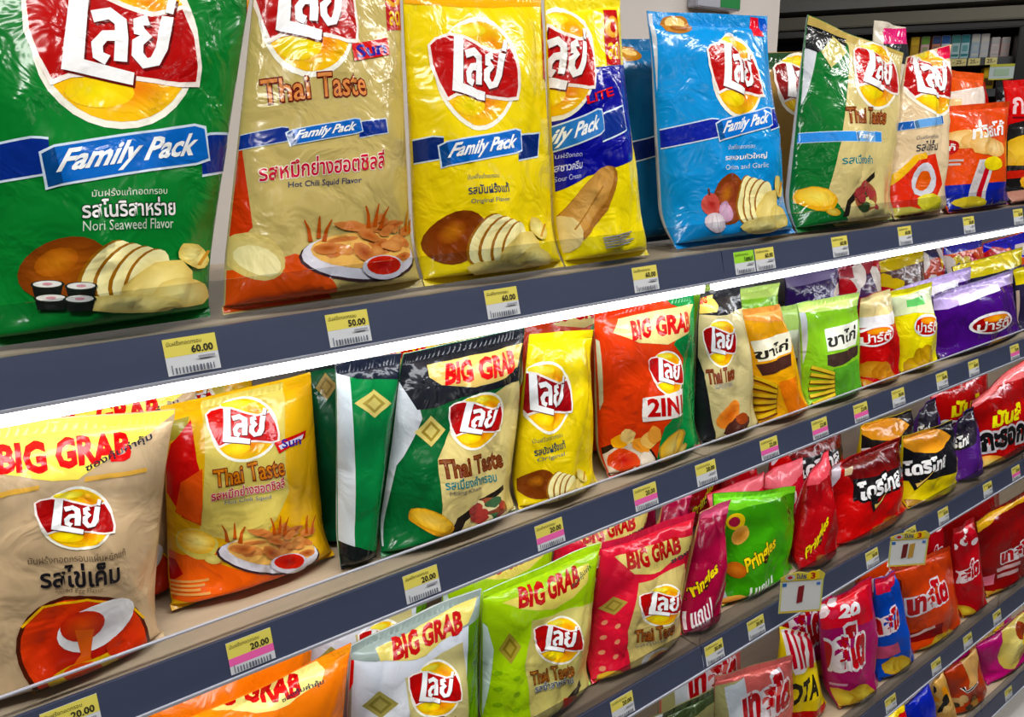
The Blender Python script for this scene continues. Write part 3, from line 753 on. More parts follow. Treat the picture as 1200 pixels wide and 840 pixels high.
bag('redback', 'crisp_bag', 'bright red crisp bag with boxed white writing, upper right of the top shelf', 1, .15,
    (1177, 94, 1236, 92, 1236, 220, 1182, 228), .07, (206, 28, 46), [('lettering', text('กข', (244, 206, 210), (0, 0, 1, 1), .02), (1186, 114, 1212, 114, 1186, 134)), ('lettering', lines(1, (120, 16, 30)), (1186, 136, 1204, 136, 1186, 141))], 2)
bag('blackchip', 'crisp_bag', 'black crisp bag with large yellow crisps, at the right end of the top shelf', 1, .055,
    (1180, 146, 1250, 130, 1246, 230, 1174, 246), .08, (26, 24, 24), [
    ('food_picture', [ell(.28, .28, .3, .22, (226, 190, 84), -.2, 16, (206, 160, 60), .1), ell(.75, .2, .3, .24, (228, 196, 96), .2, 16, (206, 160, 60), .1), ell(.35, .72, .16, .16, (226, 170, 70), 0, 12), ell(.62, .85, .25, .14, (226, 150, 110), 0, 12, None, .2), ell(.15, .62, .14, .06, (186, 50, 30), 0, 10), ell(.2, .95, .2, .1, (206, 150, 130), 0, 10, None, .3)], (1176, 156, 1240, 150, 1176, 236))], 1)

# ------------------------------------------------------------------ second shelf
BG = lambda q, c=(200, 30, 28), o=None: ('header_lettering', text('BIG GRAB', c, (0, 0, 1, 1), .05, o), q)
bag('saltegg', 'crisp_bag', 'beige salted egg crisp bag with yellow folded header, front left of the second shelf', 2, .055,
    (-62, 502, 204, 478, 196, 796, -74, 866), .10, (184, 160, 128), [
    ('header_band', px(([(-70, 488), (60, 480), (205, 462), (210, 480), (172, 510), (92, 563), (0, 555), (-80, 556)], (240, 214, 104))), None),
    BG((-6, 521, 152, 505, -3, 556)),
    ('lettering', text('ซองคุ้มค่าคุ้ม', (40, 40, 50), (0, 0, 1, 1), .02), (100, 546, 176, 505, 103, 557)),
    ('stripes', px(([(100, 560), (172, 548), (172, 553), (100, 566)], (206, 160, 80)), ([(-30, 582), (45, 566), (45, 571), (-30, 590)], (206, 160, 80))), None),
    ('logo', logo((150, 20, 30)), (40, 572, 130, 571, 42, 641)),
    ('lettering', text('มันฝรั่งทอดกรอบแผ่นหยักแท้', (90, 74, 60)), (32, 652, 145, 640, 33, 661)),
    ('lettering', text('รสไข่เค็ม', (26, 24, 28), (0, 0, 1, 1), .025), (46, 664, 137, 652, 48, 691)),
    ('lettering', text('Salted Egg Flavor', (110, 90, 70)), (65, 690, 120, 684, 65, 697)),
    ('food_picture', egg(), (14, 694, 172, 682, 18, 818)),
    ], 0, pinch=.07, tilt=.06)
behind('saltegg', ['beige crisp bag directly behind the salted egg bag of the second shelf'], .13, .05)
bag('squid2', 'crisp_bag', 'yellow squid crisp bag with red swoosh, standing set back on the second shelf', 2, .12,
    (163, 482, 364, 436, 384, 658, 194, 704), .10, (216, 168, 34), [
    ('gold_panel', px(([(236, 470), (332, 448), (334, 545), (338, 575), (300, 640), (234, 625)], (206, 188, 104)), ([(176, 500), (222, 488), (216, 512), (190, 518)], (150, 140, 60))), None),
    ('swoosh', px(([(190, 566), (200, 520), (224, 492), (230, 540), (236, 560), (236, 616), (214, 606)], (196, 44, 26)), ([(206, 600), (212, 565), (236, 548), (236, 616)], (216, 90, 34)), ([(185, 700), (186, 640), (215, 650), (258, 644), (262, 664), (310, 674), (372, 655), (384, 664), (300, 694)], (216, 96, 26)), ([(190, 690), (190, 650), (206, 655), (215, 672)], (170, 30, 22))), None),
    ('food_picture', onechip((232, 220, 140), (206, 190, 100)), (206, 614, 262, 622, 206, 658)),
    ('logo', logo((186, 24, 36)), (240, 470, 323, 464, 243, 542)),
    ('corner_badge', [poly([(0, .35), (1, 0), (.95, .45), (.1, 1)], (200, 28, 44)), poly([(.1, .55), (.9, .2), (.85, .45), (.15, .8)], (220, 216, 226))] + text('Sun', (50, 40, 140), (.2, .25, .8, .75), .02), (320, 512, 358, 504, 322, 532)),
    TT((248, 550, 331, 536, 250, 570), (196, 120, 50)),
    ('lettering', text('รสหมึกย่างฮอตชิลลี่', (190, 40, 76), (0, 0, 1, 1), .02, (.06, (240, 226, 206))), (246, 574, 331, 558, 247, 586)),
    ('lettering', text('Hot Chili Squid', (60, 96, 140)), (263, 586, 315, 578, 263, 592)),
    ('food_picture', squid(), (252, 590, 368, 584, 254, 672)),
    ('lettering', lines(4, (206, 150, 90)), (198, 676, 246, 678, 200, 696)),
    ], 0)
behind('squid2', ['yellow crisp bag behind the set back squid bag of the second shelf'], .10, -.03)
bag('biggreen', 'crisp_bag', 'green and gold crisp bag with black BIG GRAB header and single crisp, second shelf', 2, .05,
    (470, 414, 616, 384, 594, 618, 436, 652), .105, (8, 92, 46), [
    ('side_seam', px(([(455, 430), (482, 440), (494, 490), (464, 545), (450, 640), (420, 660)], (206, 210, 214))), None),
    ('gold_panel', px(([(540, 482), (606, 440), (612, 520), (602, 625), (560, 640), (516, 616), (513, 538)], (206, 190, 130))), None),
    ('header_band', px(([(455, 405), (625, 375), (625, 430), (606, 446), (560, 460), (512, 478), (488, 480), (470, 450)], (24, 26, 32)), ([(500, 428), (612, 402), (606, 430), (592, 442), (556, 454), (520, 452), (503, 442)], (206, 176, 106))), None),
    BG((522, 426, 602, 409, 524, 453)),
    ('emblem', diamond((206, 190, 116), (150, 130, 60)), (484, 488, 524, 486, 484, 524)),
    ('logo', logo((160, 22, 36)), (532, 464, 594, 458, 522, 528)),
    TT((515, 540, 588, 527, 517, 560), (120, 70, 40)),
    ('lettering', text('รสเมี่ยงคำกรอบ', TEAL, (0, 0, 1, 1), .02), (519, 561, 582, 552, 520, 573)),
    ('lettering', text('Miang Kham', (110, 110, 110)), (524, 575, 565, 569, 524, 581)),
    ('food_picture', dish((150, 60, 54), (206, 196, 150), (60, 90, 60), 4), (526, 580, 590, 566, 526, 624)),
    ('food_picture', onechip((226, 190, 100), (206, 150, 60)), (481, 590, 533, 604, 480, 624)),
    ], 0, back=(206, 210, 214))
bag('darkgreen', 'crisp_bag', 'dark green crisp bag with dull gold diamond, right of the yellow squid bag', 2, .14,
    (352, 426, 420, 414, 424, 642, 368, 650), .07, (8, 74, 44), [
    ('emblem', diamond((150, 130, 76), (120, 100, 56)), (368, 438, 396, 436, 368, 470))], 1, seal=(24, 30, 30), bseal=(16, 18, 18))
bag('greenwhite', 'crisp_bag', 'green crisp bag with bright gold diamond and white seam on the second shelf', 2, .05,
    (393, 424, 474, 413, 437, 664, 396, 675), .09, (8, 112, 58), [
    ('side_seam', px(([(385, 430), (409, 438), (411, 662), (388, 676)], (196, 204, 208))), None),
    ('header_band', px(([(390, 420), (480, 405), (520, 405), (520, 430), (470, 444), (420, 444), (395, 438)], (24, 28, 40))), None),
    ('emblem', diamond((196, 182, 110), (150, 132, 66)), (415, 456, 458, 456, 415, 489)),
    ('foot_band', px(([(395, 632), (520, 622), (520, 690), (395, 690)], (20, 24, 24))), None)], 1, back=(196, 204, 208), seal=(24, 28, 40), bseal=(16, 18, 18))
bag('yellowback', 'crisp_bag', 'yellow BIG GRAB crisp bag glowing behind the green bags of the second shelf', 2, .21,
    (424, 408, 560, 384, 556, 600, 430, 620), .08, (236, 206, 70), [
    BG((444, 414, 500, 404, 445, 430)), ('gold_panel', px(([(510, 400), (560, 388), (560, 470), (512, 480)], (206, 190, 120))), None)], 1)
bag('smallorig', 'crisp_bag', 'yellow potato crisp bag between the BIG GRAB green bag and the orange bag', 2, .05,
    (590, 398, 692, 386, 690, 586, 590, 612), .09, (222, 198, 30), [
    ('logo', logo((150, 20, 36)), (606, 426, 667, 424, 608, 506)),
    ('lettering', text('มันฝรั่งทอดกรอบ', (90, 100, 90)), (622, 513, 661, 506, 623, 519)),
    ('lettering', text('รสมันฝรั่งแท้', (40, 60, 80), (0, 0, 1, 1), .02), (624, 524, 663, 515, 625, 534)),
    ('lettering', text('Original', (90, 100, 110)), (628, 536, 662, 529, 628, 542)),
    ('food_picture', potato((110, 54, 24)), (605, 546, 686, 545, 606, 588)),
    ], 0)
behind('smallorig', ['yellow potato crisp bag behind the front yellow one on the second shelf'], .12, -.03)
bag('twoinone', 'crisp_bag', 'orange and green 2 in 1 crisp bag with a bowl picture, second shelf', 2, .055,
    (694, 364, 814, 342, 808, 548, 702, 580), .10, (206, 70, 16), [
    ('side_seam', px(([(680, 380), (703, 400), (707, 470), (700, 550), (684, 575)], (206, 204, 170))), None),
    ('green_panel', px(([(770, 340), (830, 330), (830, 560), (750, 565), (776, 500), (798, 470), (802, 420), (790, 404), (804, 368)], (20, 128, 64))), None),
    ('header_band', px(([(690, 360), (765, 352), (765, 366), (700, 376)], (178, 56, 36)), ([(724, 374), (770, 364), (812, 356), (806, 388), (784, 404), (750, 402), (718, 390)], (226, 206, 140))), None),
    BG((738, 376, 805, 364, 740, 400)),
    ('logo', logo((168, 22, 36)), (762, 412, 801, 413, 762, 462)),
    ('lettering', [poly([(0, .1), (1, -.1), (.96, .95), (.02, 1.1)], (232, 226, 220))] + text('2IN1', (178, 24, 34), (.1, .12, .95, .9), .04), (752, 464, 800, 458, 753, 492)),
    ('food_picture', bowl(), (702, 498, 770, 490, 702, 572)),
    ('food_picture', onechip((216, 196, 120), (170, 140, 70)), (766, 520, 804, 488, 764, 560)),
    ('bottom_print', px(([(698, 570), (752, 560), (752, 585), (698, 592)], (176, 70, 50))), None),
    ], 0, back=(206, 206, 170))
behind('twoinone', ['orange and green crisp bag right behind the 2 in 1 bag'], .10, -.02)
bag('oranged', 'crisp_bag', 'orange crisp bag showing only a strip left of the 2 in 1 bag', 2, .15,
    (668, 388, 722, 384, 722, 590, 676, 598), .06, (200, 80, 24), [], 1, back=(206, 200, 180))
bag('blackgold', 'crisp_bag', 'black and gold crisp bag with fish picture, right of the 2 in 1 bag', 2, .05,
    (806, 346, 866, 334, 876, 506, 806, 530), .09, (26, 26, 30), [
    ('gold_panel', px(([(814, 368), (842, 370), (874, 358), (884, 505), (838, 514), (826, 440)], (196, 184, 136)), ([(815, 350), (835, 345), (840, 366), (815, 368)], (216, 186, 100))), None),
    ('header_lettering', text('BIG', (196, 40, 34), (0, 0, 1, 1), .05), (816, 350, 828, 347, 817, 358)),
    ('logo', logo((150, 24, 34)), (824, 376, 858, 374, 827, 430)),
    TT((828, 434, 862, 428, 829, 450), (130, 70, 44)),
    ('lettering', text('รสปลาเผา', (150, 150, 160)), (836, 449, 860, 445, 836, 456)),
    ('food_picture', [ell(.4, .4, .42, .26, (206, 100, 40), -.9, 14, (226, 140, 70)), ell(.6, .75, .4, .22, (80, 44, 36), -.3, 12, None, .2), ell(.75, .6, .2, .16, (150, 70, 40), 0, 10, None, .3)], (832, 472, 876, 462, 834, 514)),
    ], 1, back=(150, 146, 110))
STK = ('food_picture', sticks())
bag('stickyellow', 'biscuit_stick_bag', 'amber biscuit stick bag with brown band on the second shelf', 2, .05,
    (866, 364, 914, 356, 938, 500, 880, 520), .08, (228, 164, 50), [
    ('header_band', px(([(855, 352), (925, 345), (925, 372), (900, 378), (855, 374)], (240, 160, 90)), ([(880, 400), (922, 386), (926, 412), (888, 424)], (242, 238, 214)), ([(885, 427), (926, 414), (928, 428), (892, 440)], (70, 40, 34)), ([(875, 502), (945, 484), (945, 530), (875, 530)], (140, 44, 40)), ([(912, 448), (934, 440), (940, 490), (914, 494)], (216, 120, 44))), None),
    ('lettering', text('ขาไก่', (40, 36, 30), (0, 0, 1, 1), .03), (882, 408, 921, 396, 884, 422)),
    ('food_picture', sticks((226, 186, 70)), (880, 446, 912, 442, 882, 494)),
    ], 1, cat='biscuit bag')
bag('sticklime', 'biscuit_stick_bag', 'lime green biscuit stick bag with white word patch, fully facing, second shelf', 2, .05,
    (936, 356, 1004, 342, 1000, 472, 938, 494), .08, (138, 196, 62), [
    ('side_seam', px(([(925, 366), (943, 366), (946, 492), (928, 497)], (206, 210, 214))), None),
    ('header_band', px(([(930, 350), (1010, 335), (1010, 356), (960, 366), (930, 366)], (200, 228, 130)), ([(968, 386), (1004, 374), (1004, 404), (970, 412)], (234, 236, 222)), ([(969, 416), (1006, 404), (1006, 416), (976, 430), (969, 428)], (66, 50, 44)), ([(975, 432), (1006, 420), (1006, 470), (960, 480)], (90, 160, 54))), None),
    ('lettering', text('ขาไก่', (50, 50, 46), (0, 0, 1, 1), .03), (970, 391, 1002, 380, 971, 408)),
    ('food_picture', sticks((226, 200, 80), (100, 70, 30)), (950, 434, 978, 428, 951, 474)),
    ], 1, back=(206, 212, 210), cat='biscuit bag')
behind('sticklime', ['lime biscuit stick bag second in the lime queue on the second shelf', 'lime biscuit stick bag third in the lime queue on the second shelf'], .08, -.02)
bag('limehidden', 'biscuit_stick_bag', 'pale green biscuit stick bag half hidden between amber and lime bags', 2, .15,
    (902, 362, 950, 352, 950, 490, 915, 500), .07, (176, 206, 120), [
    ('header_band', px(([(925, 388), (945, 384), (945, 440), (932, 446)], (226, 232, 214)), ([(930, 420), (945, 416), (945, 446), (934, 450)], (60, 46, 36))), None)], 2, cat='biscuit bag')
bag('redparty', 'crisp_bag', 'red crisp bag with round white rimmed logo above golden crisps, second shelf', 2, .05,
    (1003, 350, 1044, 338, 1044, 454, 1002, 472), .075, (180, 26, 32), [
    ('header_band', px(([(995, 345), (1050, 335), (1050, 362), (1030, 372), (995, 376)], (226, 206, 150)), ([(998, 374), (1048, 362), (1048, 378), (998, 386)], (226, 222, 226))), None),
    ('logo', oval_word('ปาร์ตี้', (180, 24, 30)), (1001, 384, 1044, 376, 1002, 410)),
    ('food_picture', chips(5, 8, (216, 160, 70), (180, 110, 40)), (998, 424, 1048, 412, 998, 470)),
    ], 1)
bag('yellowparty', 'crisp_bag', 'bright yellow crisp bag between the red and the purple bags on the second shelf', 2, .05,
    (1044, 342, 1092, 330, 1084, 440, 1046, 460), .085, (226, 214, 14), [
    ('header_band', px(([(1040, 350), (1090, 336), (1095, 362), (1070, 366), (1044, 372)], (226, 236, 190)), ([(1060, 352), (1082, 346), (1084, 356), (1062, 360)], (110, 200, 110))), None),
    ('logo', oval_word('ปาร์ตี้', (180, 40, 40)), (1070, 368, 1094, 366, 1072, 396)),
    ('food_picture', chips(4, 9, (206, 170, 50), (170, 130, 40)), (1058, 412, 1090, 400, 1058, 454)),
    ], 1, back=(206, 190, 30))
bag('purpleparty', 'crisp_bag', 'deep purple crisp bag with oval logo, right of the bright yellow bag', 2, .05,
    (1090, 348, 1186, 316, 1186, 412, 1092, 440), .085, (64, 22, 110), [
    ('header_band', px(([(1080, 345), (1190, 305), (1190, 330), (1150, 342), (1110, 362), (1080, 366)], (196, 176, 226)), ([(1120, 350), (1170, 332), (1172, 340), (1122, 358)], (240, 236, 246))), None),
    ('logo', oval_word('ปาร์ตี้', (150, 20, 24)), (1136, 370, 1184, 360, 1137, 396)),
    ('food_picture', chips(5, 11, (200, 150, 60), (150, 100, 50)), (1104, 412, 1186, 386, 1104, 438)),
    ], 1, back=(200, 196, 214))
behind('purpleparty', ['purple crisp bag second in the purple queue on the second shelf', 'purple crisp bag third in the purple queue on the second shelf'], .085, -.02)
bag('navyparty', 'crisp_bag', 'navy crisp bag at the right edge of the second shelf', 2, .05,
    (1182, 318, 1262, 292, 1262, 380, 1182, 412), .08, (40, 36, 60), [
    ('header_band', px(([(1178, 312), (1265, 284), (1265, 310), (1178, 338)], (226, 206, 60)), ([(1180, 345), (1195, 340), (1195, 380), (1180, 385)], (190, 170, 150))), None)], 2)
behind('navyparty', ['navy crisp bag behind the navy one at the right edge, second shelf'], .085, -.05)
for key, lb, P, c, h in (
    ('q1', 'violet crisp bag farther back, behind the lime biscuit queue', (920, 322, 982, 306, 980, 410, 920, 420), (44, 26, 84), (120, 110, 150)),
    ('q2', 'violet and red crisp bag farther back, behind the red crisp bag', (975, 314, 1030, 300, 1030, 400, 978, 410), (70, 36, 80), (160, 60, 70)),
    ('q3', 'brown and yellow crisp bag farther back, behind the bright yellow bag', (1025, 306, 1082, 288, 1080, 390, 1028, 400), (90, 60, 60), (206, 180, 40)),
    ('q4', 'rust red crisp bag farther back, behind the purple bag', (1062, 296, 1104, 284, 1104, 370, 1064, 380), (190, 70, 50), (50, 50, 90)),
    ('q5', 'orange crisp bag with blue top farther back on the second shelf', (1098, 288, 1150, 274, 1150, 360, 1100, 370), (224, 90, 40), (60, 60, 170)),
    ('q6', 'orange crisp bag with blue spots farther back at the right edge, second shelf', (1146, 286, 1212, 268, 1212, 350, 1148, 360), (228, 100, 50), (50, 50, 200))):
    bag(key, 'crisp_bag', lb, 2, .30 if key in ('q1', 'q2', 'q3') else .33, P, .08, c, [
        ('header_band', [rect(-.1, .02, 1.1, .16, h)], P), ('emblem', burst(len(key) + ord(key[1]), (h, (226, 214, 206), (190, 40, 50), (220, 190, 60))), P)], 2)

# ------------------------------------------------------------------ third shelf
bag('bigorange', 'crisp_bag', 'orange crisp bag with cream BIG GRAB header, front left of the third shelf', 3, .055,
    (186, 862, 410, 752, 404, 1010, 206, 1110), .10, (240, 128, 22), [
    ('header_band', px(([(215, 826), (250, 800), (330, 766), (372, 775), (380, 784), (376, 797), (340, 826), (300, 836), (250, 832)], (236, 222, 140))), None),
    BG((232, 801, 352, 787, 234, 832)),
    ('lettering', text('ซองคุ้มค่าคุ้ม', (40, 40, 60), (0, 0, 1, 1), .02), (329, 817, 377, 793, 331, 825)),
    ], 0, seal=(244, 150, 40))
behind('bigorange', ['orange crisp bag behind the front orange bag on the third shelf'], .10, 0)
bag('silver', 'crisp_bag', 'silver white crisp bag with olive BIG GRAB header on the third shelf', 3, .055,
    (408, 756, 562, 688, 562, 900, 398, 968), .105, (206, 210, 216), [
    ('green_panel', px(([(548, 700), (575, 685), (575, 910), (538, 920), (546, 800)], (86, 130, 30))), None),
    ('header_band', px(([(400, 750), (570, 678), (566, 716), (500, 762), (440, 775), (408, 772)], (134, 146, 140)), ([(440, 760), (520, 718), (560, 698), (548, 730), (500, 768), (446, 775)], (206, 190, 110))), None),
    ('gold_panel', px(([(472, 792), (542, 752), (548, 870), (520, 930), (470, 950)], (190, 180, 126))), None),
    BG((458, 747, 541, 714, 460, 774), (170, 24, 30)),
    ('logo', logo((168, 22, 36)), (476, 777, 538, 772, 474, 840)),
    TT((484, 846, 536, 832, 486, 864), (130, 90, 40)),
    ('emblem', diamond((150, 142, 80), (120, 112, 56)), (424, 812, 464, 806, 426, 844)),
    ('side_panel', px(([(400, 760), (412, 766), (412, 860), (398, 870)], (150, 150, 130)), ([(404, 776), (414, 772), (414, 800), (408, 812), (403, 800)], (196, 26, 34))), None),
    ], 0, back=(170, 170, 150))
behind('silver', ['silver crisp bag behind the olive headed silver bag on the third shelf'], .10, -.01)
bag('lime', 'crisp_bag', 'lime green crisp bag with gold BIG GRAB header and leafy picture, third shelf', 3, .055,
    (564, 692, 704, 636, 682, 832, 552, 908), .105, (152, 188, 16), [
    ('side_seam', px(([(550, 712), (572, 735), (580, 762), (566, 850), (540, 905)], (206, 222, 214))), None),
    ('gold_panel', px(([(622, 726), (668, 712), (694, 704), (690, 800), (678, 860), (612, 880), (616, 780)], (188, 178, 110))), None),
    ('header_band', px(([(588, 706), (640, 688), (690, 660), (690, 680), (672, 700), (650, 712), (612, 714)], (212, 196, 104))), None),
    BG((606, 688, 678, 661, 608, 714), (170, 24, 30)),
    ('lettering', text('ซองคุ้มค่า', (60, 70, 60), (0, 0, 1, 1), .02), (670, 684, 691, 660, 672, 692)),
    ('logo', logo((160, 22, 32)), (624, 724, 679, 720, 624, 778)),
    TT((622, 788, 670, 775, 624, 803), (140, 96, 44)),
    ('lettering', text('รสยำสาหร่าย', (70, 80, 110), (0, 0, 1, 1), .02, (.05, (226, 226, 206))), (627, 803, 669, 790, 628, 812)),
    ('emblem', diamond((150, 136, 60), (120, 104, 40)), (585, 744, 611, 740, 586, 780)),
    ('pattern', dots((120, 160, 20)), (576, 784, 612, 778, 574, 850)),
    ('food_picture', dish((40, 120, 40), (60, 140, 50), (180, 50, 40), 6), (632, 806, 682, 796, 630, 858)),
    ], 0, back=(206, 222, 214))
behind('lime', ['lime green crisp bag behind the gold headed lime bag on the third shelf'], .10, 0)
bag('pink', 'crisp_bag', 'coral pink crisp bag with gold panel and BIG GRAB header on the third shelf', 3, .055,
    (690, 642, 816, 600, 788, 778, 682, 830), .10, (204, 52, 66), [
    ('gold_panel', px(([(746, 682), (802, 660), (806, 690), (796, 740), (782, 790), (728, 800), (736, 740)], (196, 178, 116))), None),
    ('header_band', px(([(720, 652), (760, 640), (812, 622), (812, 634), (798, 652), (774, 670), (742, 672)], (216, 198, 120))), None),
    BG((733, 647, 797, 628, 735, 668), (180, 24, 26)),
    ('lettering', text('ซองคุ้ม', (60, 60, 70), (0, 0, 1, 1), .02), (788, 656, 811, 630, 790, 664)),
    ('logo', logo((168, 24, 36)), (747, 686, 798, 682, 745, 736)),
    TT((745, 740, 788, 726, 746, 754), (150, 90, 44)),
    ('lettering', text('รสกุ้งเผา', (120, 120, 120)), (746, 756, 780, 744, 747, 762)),
    ('emblem', diamond((160, 140, 70), (130, 112, 50)), (700, 702, 734, 694, 702, 724)),
    ('pattern', dots((214, 140, 110)), (704, 726, 730, 718, 700, 790)),
    ('food_picture', onechip((220, 206, 110), (190, 170, 80)), (696, 786, 734, 780, 697, 806)),
    ('food_picture', [ell(.5, .5, .46, .4, (226, 226, 220), -.3, 16), ell(.55, .45, .4, .3, (206, 120, 60), -.3, 14, (226, 180, 110), .2), ell(.6, .35, .2, .16, (190, 60, 40), 0, 10)], (740, 762, 790, 748, 740, 796)),
    ], 0, seal=(190, 50, 70))
behind('pink', ['coral pink crisp bag behind the gold panelled pink bag on the third shelf'], .10, 0)
PR = lambda q: ('lettering', text('Pringles', (232, 206, 60), (0, 0, 1, 1), .03, (.07, (60, 30, 20))), q)
bag('maroonstack', 'crisp_bag', 'maroon crisp bag with yellow and white writing right of the coral pink bag', 3, .055,
    (798, 612, 853, 584, 832, 744, 784, 772), .085, (150, 34, 62), [
    PR((800, 690, 840, 656, 802, 708)), ('lettering', text('1แถม1', (238, 230, 236), (0, 0, 1, 1), .03), (800, 716, 834, 700, 801, 738)),
    ('lettering', lines(2, (190, 110, 130)), (800, 742, 830, 726, 801, 750)),
    ('header_band', px(([(795, 606), (858, 578), (856, 598), (800, 622)], (190, 80, 110))), None)], 1, back=(214, 190, 130))
behind('maroonstack', ['maroon crisp bag behind the front maroon bag on the third shelf', 'third maroon crisp bag in the maroon queue on the third shelf'], .085, 0)
bag('greenstack', 'crisp_bag', 'leaf green crisp bag with orange crisps and yellow badge, third shelf', 3, .055,
    (822, 584, 934, 570, 918, 700, 836, 736), .095, (62, 146, 32), [
    ('header_band', px(([(815, 576), (940, 560), (935, 576), (890, 590), (862, 598), (840, 596)], (120, 206, 60))), None),
    ('corner_badge', [ell(.5, .5, .5, .5, (232, 196, 50), 0, 16), ell(.4, .5, .3, .3, (150, 40, 60), 0, 12)], (850, 602, 874, 600, 851, 622)),
    PR((872, 656, 908, 626, 875, 676)), ('lettering', text('1แถม1', (226, 236, 220), (0, 0, 1, 1), .03), (877, 688, 906, 674, 878, 700)),
    ('food_picture', [ell(.5, .5, .5, .36, (206, 130, 56), -.5, 14, (226, 170, 90))], (856, 614, 880, 612, 856, 642)),
    ('food_picture', [ell(.5, .5, .5, .4, (214, 130, 60), .4, 14, (190, 100, 44))], (848, 655, 874, 656, 848, 678)),
    ('food_picture', [ell(.5, .5, .5, .3, (206, 130, 56), -.3, 14, (230, 170, 90))], (838, 692, 872, 690, 838, 716)),
    ('side_panel', px(([(830, 665), (848, 668), (852, 700), (836, 716)], (190, 196, 196)), ([(838, 722), (925, 690), (925, 745), (836, 745)], (90, 140, 70))), None),
    ], 1, curl=.006)
for key, lb, P in (('roseback', 'rose red crisp bag with painted lit top directly behind the leaf green bag', (830, 580, 894, 552, 894, 700, 838, 720)),
                   ('rosefar', 'rose red crisp bag with painted lit top behind, between leaf green and crimson bags', (890, 556, 940, 536, 940, 680, 892, 696))):
    bag(key, 'crisp_bag', lb, 3, .165, P, .075, (206, 34, 60), [
        ('header_band', [poly([(-.1, .0), (1.1, .0), (1.1, .12), (.5, .2), (-.1, .14)], (236, 120, 130))], P), ('emblem', [ell(.4, .3, .22, .09, (236, 226, 222), -.2, 14)], P)], 2)  # pale band paints in the LED light falling on the red bag tops
bag('redstack', 'crisp_bag', 'crimson crisp bag with slanted yellow writing right of the leaf green bag', 3, .055,
    (930, 560, 972, 528, 968, 660, 916, 700), .085, (166, 18, 40), [
    ('header_band', px(([(925, 550), (975, 520), (975, 545), (930, 580)], (230, 90, 100))), None), PR((944, 642, 970, 600, 945, 660)),
    ('food_picture', [ell(.5, .5, .4, .5, (140, 80, 50), 0, 12, None, .2)], (948, 652, 966, 646, 946, 672))], 1)
behind('redstack', ['crimson crisp bag behind the front crimson bag on the third shelf', 'third crimson crisp bag in the crimson queue on the third shelf'], .085, -.02)
DT = lambda q: ('logo', text('โดริโทส', (240, 240, 240), (0, 0, 1, 1), .045, (.16, (18, 18, 20))), q)
def vmark(q): return ('arrow_mark', [poly([(0, 0), (.25, .1), (.3, .55), (1, .1), (.1, 1)], (20, 20, 22)), poly([(.16, .6), (.3, .62), (.8, .22), (.18, .86)], (226, 190, 110))], q)
bag('redcorn', 'corn_chip_bag', 'red corn chip bag with white outlined black word, third shelf', 3, .055,
    (972, 546, 1054, 512, 1048, 622, 966, 662), .11, (190, 28, 18), [
    ('header_band', px(([(985, 545), (1020, 520), (1060, 505), (1058, 545), (1000, 566)], (110, 22, 24)), ([(1000, 562), (1056, 538), (1054, 560), (1002, 588)], (24, 20, 22)), ([(966, 545), (986, 540), (976, 570), (968, 572)], (226, 214, 220)), ([(990, 550), (998, 546), (998, 556), (990, 558)], (214, 190, 150))), None),
    DT((1004, 566, 1050, 545, 1008, 588)), vmark((1018, 580, 1044, 566, 1022, 602)),
    ('food_picture', chips(5, 14, (190, 110, 60), (150, 80, 40)), (1000, 622, 1050, 594, 996, 648))], 1)
behind('redcorn', ['red corn chip bag behind the front red corn chip bag on the third shelf'], .11, 0)
bag('yellowcorn', 'corn_chip_bag', 'black and yellow corn chip bag with orange crisp on its top, third shelf', 3, .05,
    (1046, 516, 1118, 492, 1108, 596, 1044, 620), .10, (216, 196, 30), [
    ('header_band', px(([(1036, 508), (1125, 480), (1118, 552), (1046, 566)], (22, 22, 26))), None),
    ('food_picture', [ell(.5, .5, .52, .5, (206, 130, 44), -.1, 16, (230, 160, 70), .15)], (1056, 506, 1112, 500, 1056, 532)),
    ('emblem', burst(4, ((214, 190, 200), (200, 60, 80), (120, 120, 130))), (1043, 518, 1054, 514, 1043, 530)),
    DT((1056, 540, 1107, 528, 1058, 558)), vmark((1062, 558, 1098, 542, 1066, 576)),
    ('food_picture', chips(5, 15, (190, 150, 70), (150, 110, 50)), (1044, 592, 1108, 572, 1044, 612))], 1)
behind('yellowcorn', ['black and yellow corn chip bag behind the front one on the third shelf'], .10, 0)
bag('purplecorn', 'corn_chip_bag', 'purple corn chip bag squeezed in near the right end of the third shelf', 3, .055,
    (1104, 500, 1140, 476, 1134, 570, 1096, 598), .09, (78, 40, 120), [
    ('header_band', px(([(1098, 498), (1145, 470), (1142, 520), (1104, 540)], (34, 30, 44))), None),
    ('emblem', burst(6, ((214, 190, 200), (200, 60, 80))), (1106, 500, 1118, 494, 1106, 514)),
    DT((1112, 520, 1136, 504, 1113, 534)),
    ('food_picture', chips(4, 16, (200, 140, 70), (160, 100, 50)), (1102, 578, 1134, 556, 1102, 592))], 2)
behind('purplecorn', ['purple corn chip bag behind the squeezed purple one on the third shelf'], .09, 0)
bag('redyellow', 'crisp_bag', 'red crisp bag with yellow squiggle writing above a black outlined word', 3, .055,
    (1134, 472, 1202, 420, 1200, 536, 1130, 566), .10, (166, 16, 30), [
    ('header_band', px(([(1128, 470), (1210, 408), (1210, 436), (1170, 452), (1134, 482)], (226, 120, 120))), None),
    ('lettering', text('มันส์', (222, 214, 40), (0, 0, 1, 1), .05), (1162, 482, 1195, 470, 1163, 502)),
    ('logo', text('กะรอก', (20, 20, 22), (0, 0, 1, 1), .05, (.13, (206, 200, 206))), (1148, 508, 1198, 494, 1149, 530)),
    ('food_picture', [ell(.5, .5, .5, .4, (206, 190, 110), -.1, 14, (226, 150, 70), .1)], (1132, 534, 1172, 528, 1132, 556))], 1)
